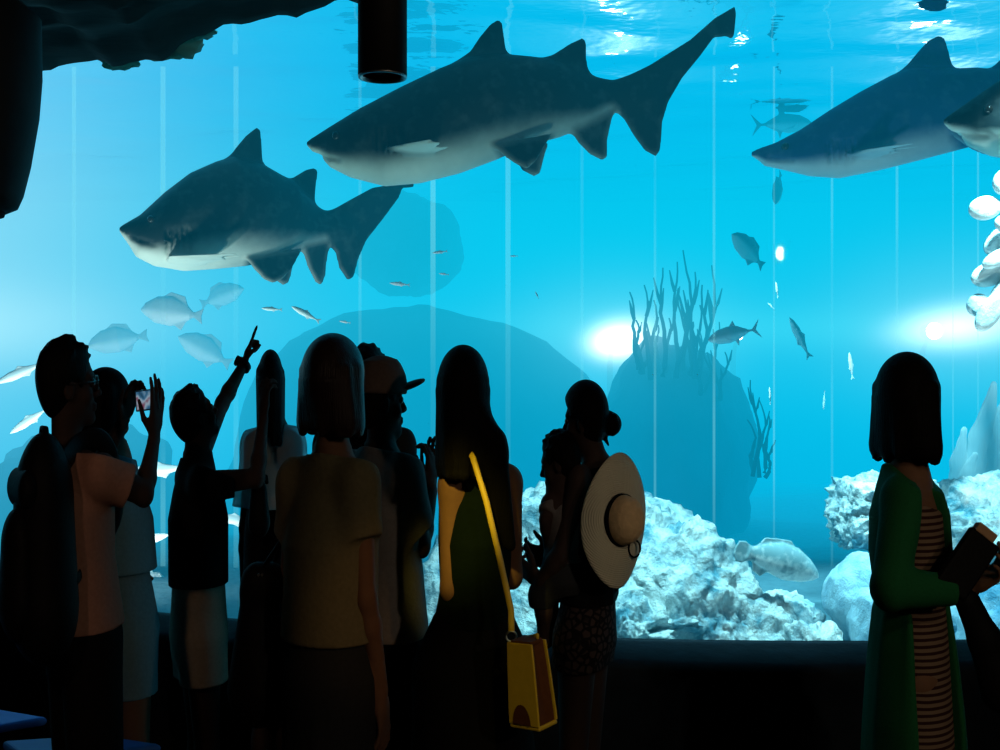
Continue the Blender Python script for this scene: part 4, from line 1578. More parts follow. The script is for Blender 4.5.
# backpack on his back
bf = nrm(p1.fwd)
br = p1.right
c = p1.A(44, 542, D1 - .20)
root = slender(empty('backpack', c, 'black bulging backpack worn by the man in peach t-shirt', 'backpack'), p1)
up = V(0, 0, 1)
S = SDF()
S.u(rc(c + up * .13, c - up * .15, .125, .150, (bf, .75)), .02)
S.u(rc(c + up * .19, c + up * .12, .085, .11, (bf, .7)), .04)
S.u(rc(c - up * .2 - br * .05, c - up * .2 + br * .05, .09, .09, (bf, .85)), .05)
S.build('main_compartment', F_NYLON, root, .008)
S = SDF()
q = c - bf * .085
S.u(rc(q + up * .0, q - up * .13, .095, .11, (bf, .55)), .02)
S.build('front_pocket', F_NYLON, root, .008)
S = SDF()
q = c - bf * .07 + up * .14
S.u(rc(q - br * .06, q + br * .06, .05, .05, (bf, .7)), .02)
S.build('top_pocket', F_NYLON, root, .008)
for g in (-1, 1):
    sh = (p1.rs if g > 0 else p1.ls) - p1.right * g * (.095 if g > 0 else .055)
    b = MB()
    pts = [c + up * .20 + br * g * .06 + bf * .05, sh - bf * .06 + up * .068, sh + up * .082 + bf * .02, sh + bf * .07 + up * .02, sh + bf * .085 - up * .12, sh + bf * .01 - up * .22 - br * g * .01,
           c - up * .10 + br * g * .09 + bf * .08]
    P = []
    for i in range(len(pts) - 1):
        for t in np.linspace(0, 1, 6)[:-1]:
            a0, a1, a2, a3 = pts[max(i - 1, 0)], pts[i], pts[i + 1], pts[min(i + 2, len(pts) - 1)]
            P.append(.5 * (2 * a1 + (a2 - a0) * t + (2 * a0 - 5 * a1 + 4 * a2 - a3) * t * t + (3 * a1 - a0 - 3 * a2 + a3) * t ** 3))
    P.append(pts[-1])
    b.tube(P, [.030 if i < 24 else .014 for i in range(len(P))], 10, .35, up=tuple(br))
    b.build('shoulder_strap', F_NYLON, root, True)
b = MB()
b.tube([c + up * .25 + br * -.04, c + up * .285 - br * .02, c + up * .285 + br * .02, c + up * .25 + br * .04], .010, 8)
b.build('grab_handle', F_NYLON, root, True)

# 2 --- woman behind him in pale blue
D2 = 3.60
p2 = Person(D2, 62, (109, 403), (112, 444), (128, 652), 'woman in pale blue top and pale cropped trousers, face lit by the tank', 'w', hyaw=66, hpitch=0, hs=.86, ws=.82, skin=SKIN,
            ra=[(122, 520, -.05), (129, 560, .10)], la=[(124, 520, .25), (132, 548, .2)], neck_r=.045)
p2.body()
p2.long_hair(.17, width=.9)
p2.shirt(F_PALE, zpx(569, D2), sleeve=.7, loose=.022)
p2.trousers(F_PALET, zpx(560, D2), zpx(688, D2), off=.018, flare=.008, name='trousers')

# 3 --- man pointing
D3 = 3.80
p3 = Person(D3, 58, (196, 417), (198, 455), (199, 652), 'man in black t-shirt and beige shorts, one arm raised to point', 'm', hyaw=52, hpitch=28, hs=.84, ws=.68, skin=SKIN_DIM,
            ra=[(257, 478, -.05), (263, 420, .05)], la=[(222, 404, .40), (244, 364, .52)],
            rh=dict(d=(.02, .1, 1), n=(.6, .8, 0), curl=(.5, .6, .4)),
            lh=dict(d=(.30, .35, .95), n=(.75, .2, -.5), fingers=[(.02, .04, .04), (1.3, 1.3, .8), (1.4, 1.3, .8), (1.5, 1.3, .8)], thumb=.9, s=.84), limb=.92)
p3.body()
p3.short_hair()
p3.shirt(F_BLACK, zpx(583, D3), sleeve=.55, loose=.010, off=.014)
p3.trousers(F_BEIGE, zpx(574, D3), zpx(678, D3), off=.020, flare=.022)
wr = p3.la[1] - (p3.la[1] - p3.la[0]) * .03
dn = nrm(p3.la[1] - p3.la[0])
b = MB()
b.lathe([(.031, -.012), (.036, -.010), (.037, .010), (.031, .012)], wr, 24, dn)
w_ = b.build('watch_strap', F_NYLON, p3.root, True)
b = MB()
nn = nrm(V(-.9, -.2, .3) - (V(-.9, -.2, .3) @ dn) * dn)
b.lathe([(.020, 0), (.022, .004), (.020, .013), (.017, .014)], wr + nn * .029, 24, nn)
b.build('watch_case', M_PHONE, w_, True)

# 4 --- woman in the sheer blouse
D4 = 4.0
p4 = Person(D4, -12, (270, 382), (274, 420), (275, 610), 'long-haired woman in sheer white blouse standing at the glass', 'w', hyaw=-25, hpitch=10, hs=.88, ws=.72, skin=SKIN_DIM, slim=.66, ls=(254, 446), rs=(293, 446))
p4.body()
p4.long_hair(.20, width=.78, flare=.85, back=.02)
p4.shirt(F_VOILE, zpx(505, D4), sleeve=.95, sr=.056, end_r=.085, loose=.045, off=.014, name='blouse', hemflare=.02)
p4.skirt(F_BLACK, zpx(490, D4), .45, w0=.13, w1=.17, d0=.11, d1=.14)
c = p4.A(259, 508, D4 - .20)
root = empty('shoulder_bag', c, 'dark slouchy bag hanging at the hip of the woman in sheer blouse', 'bag')
slender(root, p4)
S = SDF().u(rc(c + V(0, 0, .055), c - V(0, 0, .045), .040, .055, (V(0, 1, 0), .6)), .01)
S.build('pouch', F_NYLON, root, .006)
b = MB()
b.tube([c + V(-.03, 0, .08), p4.ls + V(.03, -.06, -.1), p4.ls + V(.03, -.02, .06), p4.ls + V(.03, .06, -.02), c + V(.03, .03, .08)], .009, 8, .5)
b.build('strap', F_NYLON, root, True)

# 5 --- woman with the bob, nearest
D5 = 2.85
p5 = Person(D5, 22, (336, 386), (333, 450), (329, 695), 'woman with a chin-length bob and olive t-shirt, seen from behind', 'w', hyaw=28, hpitch=3, hs=1.0, ws=.84, skin=SKIN,
            rs=(358, 484, -.06), ls=(298, 484, .05), ra=[(365, 598, -.08), (381, 690, -.02)], rh=dict(d=(.10, .05, -1), n=(-.9, .3, 0), curl=(.25, .3, .25)), la=[(290, 590, .12), (300, 690, .18)])
p5.body()
p5.long_hair(.130, HAIRB, width=1.12, flare=1.12, wave=.004)
p5.shirt(F_OLIVE, zpx(636, D5), sleeve=.46, sr=.060, end_r=.068, loose=.022, off=.014)
p5.skirt(F_CHARC, zpx(625, D5), .40, w0=.140, w1=.165, d0=.12, d1=.15, folds=8)
c = p5.A(259, 632, D5 + .10)
root = empty('tote_bag', c, 'black rounded bag hanging beside the woman in the olive t-shirt', 'bag')
slender(root, p5)
S = SDF()
S.u(rc(c + V(-.005, 0, .125), c + V(.04, 0, .125), .055, .055, (V(0, 1, 0), .9)), .02)
S.u(rc(c + V(0, 0, .08), c - V(0.0, 0, .14), .062, .105, (V(0, 1, 0), .75)), .03)
S.build('pouch', F_NYLON, root, .007)
b = MB()
b.tube([c + V(.01, 0, .16), p5.ls + V(-.030, -.03, -.12), p5.ls + V(-.010, -.04, .03), p5.ls + V(.01, .0, .058), p5.ls + V(.0, .06, .0), c + V(.03, .05, .15)], .011, 8, .5)
b.build('strap', F_NYLON, root, True)
b = MB()
for dx in (0, .012):
    b.lathe([(.004, 0), (.004, .006)], c + V(.012 + dx, -.045, .155), 10, (0, -1, 0))
b.build('stud', M_METAL, root)

# 6 --- person hidden behind her
D6 = 3.6
p6 = Person(D6, 10, (368, 383), (364, 420), (366, 620), 'person almost hidden behind the bobbed woman, only black hair showing', 'm', hyaw=10, hs=.9, ws=.8, skin=SKIN_DIM)
p6.body(.008)
p6.short_hair()
p6.shirt(F_CHARC, .90, sleeve=.5)
p6.trousers(F_BLACK, .95, .12, name='trousers')

# 7 --- man in the cap
D7 = 3.25
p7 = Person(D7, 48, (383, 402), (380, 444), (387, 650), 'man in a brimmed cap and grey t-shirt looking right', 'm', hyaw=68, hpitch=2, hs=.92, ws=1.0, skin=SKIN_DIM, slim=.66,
            ra=[(422, 545, -.06), (432, 492, .10)], la=[(425, 520, .25), (431, 486, .25)], rh=dict(d=(-.05, .2, 1), n=(-.8, .5, 0), curl=(.6, .6, .4)),
            lh=dict(d=(.1, .2, 1), n=(.3, -.9, 0), curl=(.6, .6, .4)))
p7.body()
p7.short_hair(grow=.97)
p7.shirt(F_GREY, zpx(630, D7), sleeve=.72, sr=.068, end_r=.070, loose=.026, off=.018)
p7.trousers(F_BLACK, zpx(620, D7), .12, off=.02, name='trousers')
H = p7.H
S = SDF()
fr = p7.hframe()
S.u(ell(H(0, -.012, .052), (.094, .112, .085), fr), .01)
S.u(loft(H(0, -.012, .025), H(0, -.012, .125), p7.hr, [(0, .094, .112), (.5, .088, .105), (.9, .070, .085), (1, .062, .075)]), .02)
S.cut(H(0, 0, .026), -p7.hu - p7.hf * .06)
cap = S.build('cap', F_CAP, p7.root, .006)
S = SDF()
S.u(ell(H(0, .130, .046), (.072, .070, .010), (p7.hr, nrm(p7.hf + p7.hu * .22), nrm(p7.hu - p7.hf * .22))), .01)
S.build('cap_brim', F_CAP, cap, .005)

# 8 --- woman with long hair and the yellow bag
D8 = 2.9
p8 = Person(D8, -6, (463, 397), (477, 450), (472, 690), 'woman with long straight black hair and dark green sleeveless top', 'w', hyaw=-4, hs=1.0, ws=.74, skin=SKIN,
            rs=(508, 484, 0), ls=(453, 486, -.05), la=[(451, 588, -.05), (460, 565, .2)], ra=[(512, 575, .04), (500, 545, .24)],
            lh=dict(d=(.5, .7, .5), n=(.5, .3, -.5), curl=(.6, .6, .4)), rh=dict(d=(-.6, .7, .4), n=(-.5, .3, -.5), curl=(.6, .6, .4)))
p8.body()
p8.long_hair(.205, width=.97, flare=.95, back=.035,
             extra=lambda S: (S.u(rc(p8.A(497, 442, D8 - .09), p8.A(511, 545, D8 - .085), .030, .016, (V(0, 1, 0), .8)), .03), S.u(rc(p8.A(480, 420, D8 - .08), p8.A(497, 452, D8 - .09), .035, .03), .03),
                              S.u(rc(p8.A(486, 430, D8 - .09), p8.A(500, 560, D8 - .095), .022, .010), .03)))
p8.shirt(F_DKGREEN, zpx(622, D8), sleeve=0, off=.012, loose=.010, name='sleeveless_top', boxy=False)
p8.skirt(F_BLACK, zpx(612, D8), .35, w0=.128, w1=.24, d0=.105, d1=.18, folds=14)
M_YEL = mat('yellow_leather', (.62, .42, .03), .45, 60, .12, .08, spec=.4)
M_BRN = mat('brown_suede', (.10, .03, .012), .8, 60, .25, .1)
cb = at(530, 681, 2.62)
root = empty('handbag', at(530, 728, 2.62), 'yellow leather crossbody bag with brown sides hanging at the hip', 'bag')
yw = math.radians(-40)
Mt = Matrix.Translation(Vector(cb)) @ Matrix.Rotation(math.radians(-5), 4, 'Y') @ Matrix.Rotation(yw, 4, 'Z')
hw_t, hw_b, dp_t, dp_b, hh = .036, .043, .022, .030, .092


def quad_panel(name, sgn, m):
    b = MB()
    pts = []
    for t in np.linspace(0, 1, 9):
        w = hw_t + (hw_b - hw_t) * min(1, t * 1.15) ** .8
        d = dp_t + (dp_b - dp_t) * t
        z = hh - 2 * hh * t
        pts.append((w, d, z))
    v = []
    for (w, d, z) in pts:
        for x in (-w, w):
            for y in (sgn * d, sgn * (d + .006)):
                v.append(np.array(Mt @ Vector((x, y, z))))
    f = []
    n = len(pts)
    for i in range(n - 1):
        a = i * 4
        for p, q in ((0, 1), (1, 3), (3, 2), (2, 0)):
            f.append((a + p, a + q, a + 4 + q, a + 4 + p))
    f += [(0, 2, 3, 1), (4 * n - 4, 4 * n - 3, 4 * n - 1, 4 * n - 2)]
    b.add(v, f)
    return b.build(name, m, root, bevel=.002)


quad_panel('front_panel', -1, M_YEL)
quad_panel('back_panel', 1, M_YEL)
for g in (-1, 1):
    b = MB()
    v, f = [], []
    for t in np.linspace(0, 1, 9):
        w = hw_t + (hw_b - hw_t) * min(1, t * 1.15) ** .8
        d = dp_t + (dp_b - dp_t) * t
        z = hh - 2 * hh * t
        for y in (-d, 0, d):
            for k in (0, .004):
                v.append(np.array(Mt @ Vector((g * (w - .006 - k - (.012 * (1 - t) if y == 0 else 0)), y, z))))
    for i in range(8):
        a = i * 6
        for p, q in ((0, 2), (2, 4), (1, 3), (3, 5), (0, 1), (4, 5)):
            f.append((a + p, a + q, a + 6 + q, a + 6 + p))
    b.add(v, f)
    b.build('side_gusset', M_BRN, root)
b = MB()
b.box((-hw_b, -dp_b - .004, -hh - .010), (hw_b, dp_b + .004, -hh), Mt)
b.build('base_panel', M_YEL, root, bevel=.004)
b = MB()
pts = [(math.cos(a) * .026, math.sin(a) * .045) for a in np.linspace(0, math.pi, 13)]
v = [np.array(Mt @ Vector((x - .004, -dp_b * .99 - .0075 + (.008 * (y / .184)), -hh + .002 + y))) for x, y in pts]
b.add(v, [tuple(range(len(v)))])
b.build('corner_patch', M_BRN, root)
b = MB()
b.box((-.028, -.022, hh - .004), (.028, .022, hh + .004), Mt)
b.build('zip_closure', M_BRN, root)
ring = np.array(Mt @ Vector((-.034, -.012, hh + .010)))
b = MB()
b.tube([ring + V(math.cos(a) * .012, 0, math.sin(a) * .012) for a in np.linspace(0, 2 * math.pi, 15)], .0026, 6)
b.build('ring', M_METAL, root, True)
b = MB()
tops = [ring + V(0, 0, .012), at(511, 610, 2.66), at(500, 560, 2.69), at(486, 500, 2.72), at(473, 458, 2.75), at(462, 440, 2.82), at(450, 444, 2.95), at(455, 480, 3.02), at(490, 560, 3.04), at(520, 640, 2.95),
        np.array(Mt @ Vector((.026, .01, hh + .01)))]
P = []
for i in range(len(tops) - 1):
    for t in np.linspace(0, 1, 6)[:-1]:
        P.append(tops[i] + (tops[i + 1] - tops[i]) * t)
P.append(tops[-1])
b.tube(P, .0075, 8, .4, up=(0, 1, 0))
b.build('strap', M_YEL, root, True)

# 9 --- woman with the bun carrying a child
D9 = 3.4
p9 = Person(D9, -58, (583, 421), (601, 460), (584, 655), 'woman with a hair bun and lace shorts carrying a child', 'w', hyaw=-72, hpitch=-4, hs=.84, ws=.80, skin=SKIN_DIM, slim=.68,
            ls=(578, 482, -.10), la=[(560, 556, -.12), (540, 582, -.10)], ra=[(585, 550, .22), (550, 560, .18)],
            lh=dict(d=(-.7, .6, .3), n=(.3, .8, .5), curl=(.5, .5, .4)), rh=dict(d=(-.8, -.3, .2), n=(.3, -.8, .3), curl=(.5, .5, .4)))
p9.body()


def bun(S):
    S.u(ell(p9.A(611, 424, D9), (.046, .036, .036)), .012)
    S.u(rc(p9.A(604, 436, D9), p9.A(609, 446, D9), .012, .004), .01)


H, fr = p9.H, p9.hframe()
S = SDF()
S.u(ell(H(0, -.016, .036), (.082, .100, .092), fr), .01)
S.u(ell(H(0, -.055, -.005), (.060, .055, .07), fr), .03)
bun(S)
for i in range(14):
    a = random.uniform(0, 6.28)
    p = p9.A(610, 424, D9) + V(math.cos(a), random.uniform(-1, 1), math.sin(a)) * .024
    S.u(ell(p, (.014, .014, .014)), .006)
S.sub(ell(H(0, .094, -.035), (.085, .062, .092), fr), .02)
for g in (-1, 1):
    S.sub(ell(H(g * .082, .018, -.03), (.03, .028, .045), fr), .012)
S.build('hair', HAIR, p9.root, .0055)
p9.shirt(F_BLACK, zpx(600, D9), sleeve=0, loose=.012, off=.013, name='tank_top', boxy=False)
p9.trousers(F_LACE, zpx(592, D9), zpx(662, D9), off=.018, flare=.015)
p9.trousers
# 10 --- the child
D10 = 3.34
p10 = Person(D10, -40, (559, 463), (560, 494), (563, 590), 'small child with dark hair held in the arms of the bun-haired woman', 'w', hyaw=-75, hpitch=-14, hs=.72, ws=.42, skin=SKIN_DIM, limb=.58, ls=(549, 505, -.02), rs=(569, 503, .04),
             la=[(545, 520, -.05), (548, 548, .0)], ra=[(572, 512, .05), (582, 500, .0)], rl=[(548, 598, .12), (548, 640, .10)], ll=[(541, 596, -.02), (543, 642, .0)], foot=False, neck_r=.035,
             lh=dict(d=(.3, .3, -.7), n=(.7, .3, 0), s=.6), rh=dict(d=(.8, .2, .2), n=(0, .3, -.7), s=.6), cat='child')
p10.body(.005)
p10.short_hair(grow=1.0)
p10.shirt(fabric('pale_pink_cotton', (.11, .09, .09)), zpx(560, D10), sleeve=.6, off=.006, loose=.004, sr=.031, end_r=.033, boxy=False, h=.005)
p10.trousers(F_CHARC, zpx(556, D10), zpx(606, D10), off=.008, h=.005)

# straw hat hanging on her back
hc = at(620, 520, 3.19)
hn = nrm(V(.50, -.84, .10))
root = empty('straw_hat', hc, 'wide-brimmed straw hat with black band hanging on the woman\'s back', 'hat')
m = mat('woven_straw', (.55, .50, .38), .85, 8, .2, .1)
nt = m.node_tree
wv = nt.nodes.new('ShaderNodeTexWave')
wv.wave_type = 'RINGS'
wv.rings_direction = 'SPHERICAL'
wv.inputs['Scale'].default_value = 55
wv.inputs['Distortion'].default_value = 1.2
tcn = nt.nodes.new('ShaderNodeTexCoord')
nt.links.new(tcn.outputs['Object'], wv.inputs['Vector'])
bpn = nt.nodes.new('ShaderNodeBump')
bpn.inputs['Strength'].default_value = .5
bpn.inputs['Distance'].default_value = .004
nt.links.new(wv.outputs['Fac'], bpn.inputs['Height'])
nt.links.new(bpn.outputs[0], nt.nodes['Principled BSDF'].inputs['Normal'])
M_STRAW = m
# oval brim bent away at its long sides
hz = nrm(V(.17, 0, 1) - (V(.17, 0, 1) @ hn) * hn)
hx = nrm(np.cross(hz, hn))
v, f = [], []
NR, NA = 14, 64
for i in range(NR):
    t = i / (NR - 1)
    for k in range(NA):
        a = 2 * math.pi * k / NA
        x, z = math.cos(a) * (.058 + .044 * t), math.sin(a) * (.070 + .118 * t)
        z *= 1
        dep = -.022 * t * t * (1 + .5 * math.cos(2 * a)) + .008 * math.sin(3 * a + 1) * t
        v.append(hc + hx * x + hz * z + hn * dep)
for i in range(NR - 1):
    for k in range(NA):
        f.append((i * NA + k, i * NA + (k + 1) % NA, (i + 1) * NA + (k + 1) % NA, (i + 1) * NA + k))
o = mesh_obj('brim', v, f, M_STRAW, root)
s_ = o.modifiers.new('thickness', 'SOLIDIFY')
s_.thickness = .005
b = MB()
prof = [(.066, -.012), (.067, .0), (.065, .03), (.060, .06), (.050, .080), (.032, .092), (.012, .096), (.001, .096)]
v, f = [], []
for (r, z) in prof:
    for k in range(40):
        a = 2 * math.pi * k / 40
        v.append(hc + hx * math.cos(a) * r * .80 + hz * math.sin(a) * r * 1.05 + hn * z * .78)
for i in range(len(prof) - 1):
    for k in range(40):
        f.append((i * 40 + k, i * 40 + (k + 1) % 40, (i + 1) * 40 + (k + 1) % 40, (i + 1) * 40 + k))
M_STRAWB = mat('crown_straw', (.60, .40, .22), .85, 60, .25, .5)
mesh_obj('crown', v, f, M_STRAWB, root)
v, f = [], []
for (r, z) in ((.0685, .002), (.0705, .006), (.069, .024), (.0665, .026)):
    for k in range(40):
        a = 2 * math.pi * k / 40
        v.append(hc + hx * math.cos(a) * r * .80 + hz * math.sin(a) * r * 1.05 + hn * z * .78)
for i in range(3):
    for k in range(40):
        f.append((i * 40 + k, i * 40 + (k + 1) % 40, (i + 1) * 40 + (k + 1) % 40, (i + 1) * 40 + k))
mesh_obj('hat_band', v, f, F_BLACK, root)
b = MB()
q = at(634, 548, 3.20)
b.tube([q + V(math.cos(a) * .016, -.01, math.sin(a) * .024) for a in np.linspace(0, 2 * math.pi, 19)], .003, 6)
b.build('chin_cord', F_BLACK, root, True)

# 11 --- woman in the green cardigan
D11 = 2.95
p11 = Person(D11, 122, (909, 404), (908, 464), (913, 690), 'woman in long green cardigan and striped dress walking at right', 'w', hyaw=52, hpitch=0, hs=1.02, ws=.84, skin=SKIN,
             ra=[(889, 588, -.22), (953, 590, -.20)], la=[(945, 580, .12), (968, 590, -.02)],
             rh=dict(d=(.75, .2, .8), n=(.4, .4, -.5), curl=(.35, .5, .4), thumb=.5), lh=dict(d=(.6, -.5, .5), n=(.0, -.5, .8), curl=(.5, .5, .4)))
p11.body()
p11.long_hair(.155, HAIR, width=1.08, flare=1.14, wave=.012)
L_ = p11


def dress(S):
    S.u(loft(p11.pel, p11.neck, p11.right, [(t, w + .010, d + .010) for t, w, d in p11.st if .25 < t < .99]), .03)


p11.skirt(F_STRIPE, zpx(470, D11), .30, w0=.10, w1=.21, d0=.08, d1=.17, name='striped_dress', over=None)
S = SDF()
dress(S)
S.u(loft(V(p11.pel[0], p11.pel[1], .30), p11.pel + (p11.neck - p11.pel) * .5, p11.right, [(0, .175, .14), (.5, .165, .13), (.8, .15, .115), (1, .13, .10)]), .03)
for i in range(10):
    a = 2 * math.pi * (i + .3) / 10
    if math.cos(a) > -.2 and math.sin(a) > -.3:
        continue
    q = V(p11.pel[0], p11.pel[1], .28) + p11.right * math.cos(a) * .17 + p11.fwd * math.sin(a) * .135
    S.u(rc(q, p11.pel + p11.right * math.cos(a) * .13 + p11.fwd * math.sin(a) * .1 + V(0, 0, .2), .020, .008), .025)
S.cut((0, 0, .30), (0, 0, -1))
S.cut(p11.pel + (p11.neck - p11.pel) * .90 + p11.fwd * .0, p11.up + p11.fwd * .6)
for o in list(p11.root.children):
    if o.name.startswith('striped_dress'):
        bpy.data.objects.remove(o)
S.build('striped_dress', F_STRIPE, p11.root, .007)
S = SDF()
st = [(t, w + .034, d + .030) for t, w, d in p11.st]
t_h = (.42 - p11.pel[2]) / (p11.neck - p11.pel)[2]
st = [(t_h, .215, .175), (-.1, .20, .155)] + st[1:]
S.u(loft(p11.pel, p11.neck, p11.right, st), .02)
for sh, arm in ((p11.rs, p11.ra), (p11.ls, p11.la)):
    el, wr = arm
    S.u(rc(p11.neck - p11.up * .05, sh, .062, .066), .03)
    S.u(rc(sh, el, .066, .052), .02)
    S.u(rc(el, wr, .052, .040, cut=True), .02)
for i in range(9):
    a = 2 * math.pi * (i + .1) / 9
    if math.sin(a) > .4:
        continue
    q = V(p11.pel[0], p11.pel[1], .40) + p11.right * math.cos(a) * .200 + p11.fwd * math.sin(a) * .160
    S.u(rc(q, p11.pel + p11.right * math.cos(a) * .155 + p11.fwd * math.sin(a) * .11 + V(0, 0, .2), .018, .004), .03)
mid = (p11.pel + p11.neck) / 2
od = nrm(p11.fwd + p11.right * .95)
S.sub(ell(mid + od * .23 - V(0, 0, .30), (.105, .20, 1.0), (np.cross(od, V(0, 0, 1)), od, V(0, 0, 1))), .015)
# the forearm sleeves cross the opening
for sh, arm in ((p11.rs, p11.ra), (p11.ls, p11.la)):
    el, wr = arm
    S.u(rc(el, wr, .050, .038, cut=True), .004)
S.cut((0, 0, .42), (0, 0, -1))
S.cut(p11.pel + (p11.neck - p11.pel) * .965, p11.up + p11.fwd * .5)
S.build('cardigan', F_GREEN, p11.root, .0065)

# clutch in her hands and the dark bag over her arm
cc = at(968, 562, D11 - .21)
ax = nrm(at(988, 532, D11 - .19) - at(950, 588, D11 - .22))
root = empty('clutch', cc, 'dark clutch with a tan end held by the woman in the green cardigan', 'clutch')
sd = nrm(np.cross(ax, V(0, 1, 0)))
dp = np.cross(sd, ax)
Mc = Matrix(((ax[0], dp[0], sd[0], cc[0]), (ax[1], dp[1], sd[1], cc[1]), (ax[2], dp[2], sd[2], cc[2]), (0, 0, 0, 1)))
b = MB()
b.box((-.085, -.012, -.042), (.075, .012, .042), Mc)
b.build('pouch', F_NYLON, root, bevel=.006)
b = MB()
b.box((.070, -.013, -.020), (.095, .013, .034), Mc)
b.build('tan_end', mat('tan_leather', (.30, .17, .09), .6, 50, .2, .1), root, bevel=.004)
root = empty('tote_bag', at(985, 640, D11 - .05), 'dark bag hanging in front of the woman in the green cardigan', 'bag')
S = SDF()
S.u(rc(at(968, 602, D11 - .05), at(985, 640, D11 - .05), .032, .040, (V(0, 1, 0), .7)), .02)
S.u(rc(at(985, 640, D11 - .05), at(1004, 690, D11 - .05), .040, .060, (V(0, 1, 0), .7)), .02)
S.build('pouch', F_NYLON, root, .007)
b = MB()
b.tube([at(968, 602, D11 - .05), at(962, 580, D11 - .03), at(966, 570, D11 + .02), at(972, 585, D11 + .03), at(980, 620, D11)], .008, 8, .5)
b.build('strap', F_NYLON, root, True)

# ------------------------------------------------------------------ fittings of the hall
c0 = at(-38, 14, 2.4)
root = empty('loudspeaker', c0, 'black round-bottomed loudspeaker hanging from the roof at far left', 'loudspeaker')
S_ = 2.4 / F
prof = [(74 * S_, -.0), (75 * S_, -60 * S_), (72 * S_, -100 * S_), (64 * S_, -150 * S_), (57 * S_, -180 * S_), (52 * S_, -192 * S_), (42 * S_, -197 * S_), (.001, -199 * S_)]
b = MB()
b.lathe([(.02, .03), (60 * S_, .025)] + prof, c0, 48)
b.build('housing', M_BLACK, root, True)
b = MB()
b.lathe([(40 * S_, -197.6 * S_), (39 * S_, -201 * S_), (.001, -202 * S_)], c0, 40)
b.build('grille', F_CHARC, root, True)
b = MB()
b.tube([c0 + V(0, 0, .02), c0 + V(0, 0, .62)], .02, 12)
b.build('hanging_rod', M_BLACK, root, True)
c0 = at(382.5, 77, 2.5)
root = empty('pendant_lamp', c0, 'black tube downlight hanging at top centre left of the view', 'lamp')
r0 = 24.5 / F * 2.5
b = MB()
b.lathe([(r0 * .82, .10), (r0 * .86, .002), (r0 * .9, 0), (r0, 0.002), (r0, .45), (r0 * .9, .455), (r0 * .2, .46)], c0, 48)
b.build('housing', M_BLACK, root, True)
b = MB()
b.lathe([(r0 * .84, .004), (r0 * .9, -.002), (r0 * .985, -.002), (r0 * .99, .004)], c0, 48)
b.build('rim', mat('brushed_steel', (.35, .36, .38), .4, 30, .1, 0, metal=.9), root, True)
b = MB()
b.lathe([(r0 * .84, .03), (r0 * .4, .034), (.001, .035)], c0, 32)
b.build('lens', mat('unlit_lens', (.18, .19, .2), .3, 20, .1, 0), root, True)
b = MB()
b.tube([c0 + V(0, 0, .45), c0 + V(0, 0, .62)], .012, 10)
b.build('mount', M_BLACK, root, True)

M_BLUE = mat('blue_vinyl', (.015, .15, .62), .6, 12, .15, .05)


def bench(poly, ztop, label):
    cx, cy = np.mean(poly, 0)
    root = empty('bench', (cx, cy, 0), label, 'bench', 'low blue seats')
    b = MB()
    b.prism(poly, ztop - .03, ztop)
    b.build('seat_top', M_BLUE, root, bevel=.012)
    b = MB()
    b.prism([(cx + (x - cx) * .86, cy + (y - cy) * .86) for x, y in poly], 0, ztop - .03)
    b.build('base', M_BLACK, root)


def ccw(P):
    c = np.mean(P, 0)
    return sorted(P, key=lambda p: math.atan2(p[1] - c[1], p[0] - c[0]))


bench(ccw([(-1.52, 3.87), (-2.35, 4.25), (-2.95, 3.75), (-2.1, 3.44)]), .45, 'blue-topped bench at the lower left corner, the one further from the camera')
bench(ccw([(-1.46, 3.37), (-1.20, 3.43), (-.98, 3.34), (-1.10, 3.27), (-1.36, 3.25)]), .53, 'blue-topped seat behind the legs of the backpack man')

# ------------------------------------------------------------------ light, camera, film
def area(name, loc, tgt, size, power, col, spread=180):
    l = bpy.data.lights.new(name, 'AREA')
    l.size = size
    l.energy = power
    l.color = col
    l.spread = math.radians(spread)
    o = bpy.data.objects.new(name, l)
    o.location = loc
    o.rotation_euler = (Vector(tgt) - Vector(loc)).to_track_quat('-Z', 'Y').to_euler()
    COL.objects.link(o)
    return o


def spot(name, loc, tgt, power, col, ang, blend=.6, rad=.05):
    l = bpy.data.lights.new(name, 'SPOT')
    l.energy = power
    l.color = col
    l.spot_size = math.radians(ang)
    l.spot_blend = blend
    l.shadow_soft_size = rad
    o = bpy.data.objects.new(name, l)
    o.location = loc
    o.rotation_euler = (Vector(tgt) - Vector(loc)).to_track_quat('-Z', 'Y').to_euler()
    COL.objects.link(o)
    return o


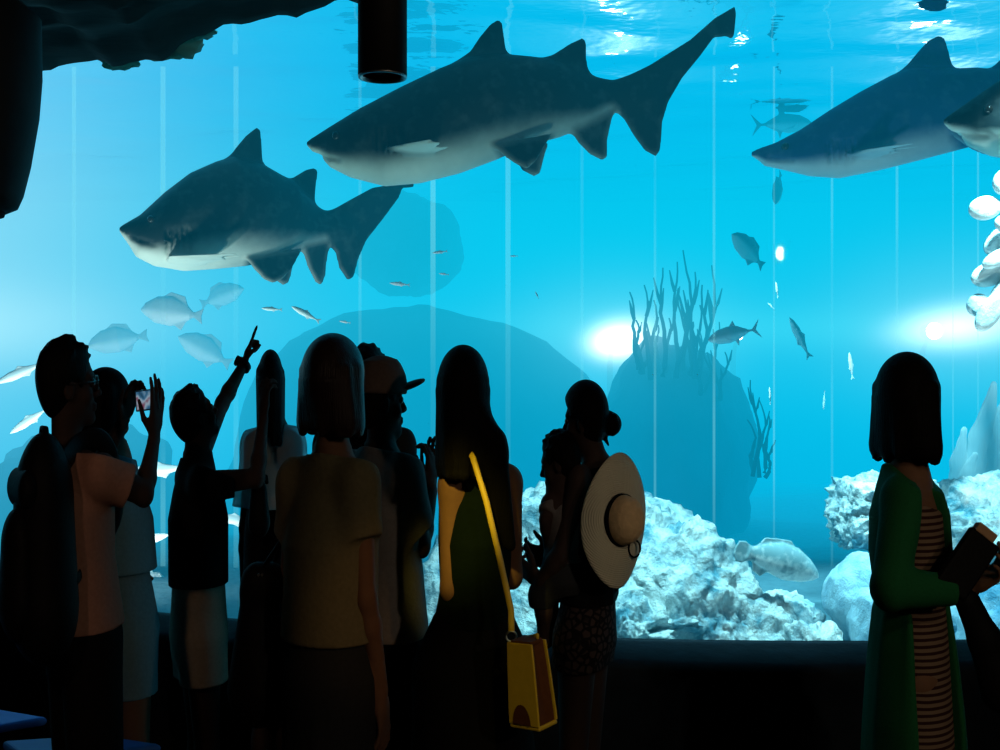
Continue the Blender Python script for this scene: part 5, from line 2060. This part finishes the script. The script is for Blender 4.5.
# tank lights above the reef and added, unseen fill spots behind the sill
spot('tank_light', (.8, 4.5, 3.42), (.9, 5.4, .5), 800, (.36, .90, 1.0), 56, .5, .08)
spot('tank_light', (2.4, 4.6, 3.42), (2.5, 5.6, .5), 800, (.36, .90, 1.0), 56, .5, .08)
spot('tank_fill', (-2.4, 5.3, .62), (-1.9, 6.8, 1.3), 170, (.75, 1.0, 1.0), 110, .6, .1)
spot('tank_fill', (-1.3, 4.9, .60), (-1.5, 6.0, 2.4), 62, (.55, .95, .85), 60, .6, .1)
spot('tank_fill', (-.1, 4.6, .60), (.0, 5.5, 2.8), 62, (.60, .97, .85), 60, .6, .1)
spot('tank_fill', (2.1, 4.5, .60), (2.5, 6.0, 2.8), 70, (.65, .97, .95), 66, .6, .1)
# warm hall light behind the photographer
spot('hall_light', (2.0, -1.2, 2.6), (0, 3.0, 1.0), 58, (1.0, .80, .56), 62, .5, .06)
spot('hall_spot', (-.45, .6, 2.75), tuple(at(462, 545, 2.9)), 340, (1.0, .78, .10), 6.6)
spot('hall_spot', (1.3, .5, 2.6), tuple(at(372, 620, 2.8)), 26, (1.0, .50, .14), 8)
spot('hall_spot', (.5, .4, 2.75), tuple(at(530, 690, 2.7)), 30, (1.0, .74, .14), 10)
spot('hall_spot', (-1.2, .3, 2.7), tuple(at(150, 570, 3.4)), 22, (1.0, .66, .45), 24)
spot('hall_spot', (1.6, .3, 2.7), tuple(at(905, 600, 2.95)), 24, (1.0, .85, .55), 24)
spot('hall_spot', (1.1, .3, 2.7), tuple(at(620, 540, 3.3)), 24, (1.0, .85, .62), 12)

w = bpy.data.worlds.new('hall_dark')
SC.world = w
w.use_nodes = True
w.node_tree.nodes['Background'].inputs['Color'].default_value = (.004, .006, .010, 1)
w.node_tree.nodes['Background'].inputs['Strength'].default_value = 1

cam = bpy.data.cameras.new('camera')
cam.sensor_width = 36
cam.lens = 36 * F / 1000
cam.clip_start = .05
co = bpy.data.objects.new('camera', cam)
co.location = (0, 0, EYE)
co.rotation_euler = (math.radians(90), 0, 0)
COL.objects.link(co)
SC.camera = co
SC.view_settings.view_transform = 'Standard'
SC.view_settings.look = 'None'
SC.cycles.transparent_max_bounces = 32
SC.cycles.max_bounces = 8
SC.cycles.sample_clamp_indirect = 4
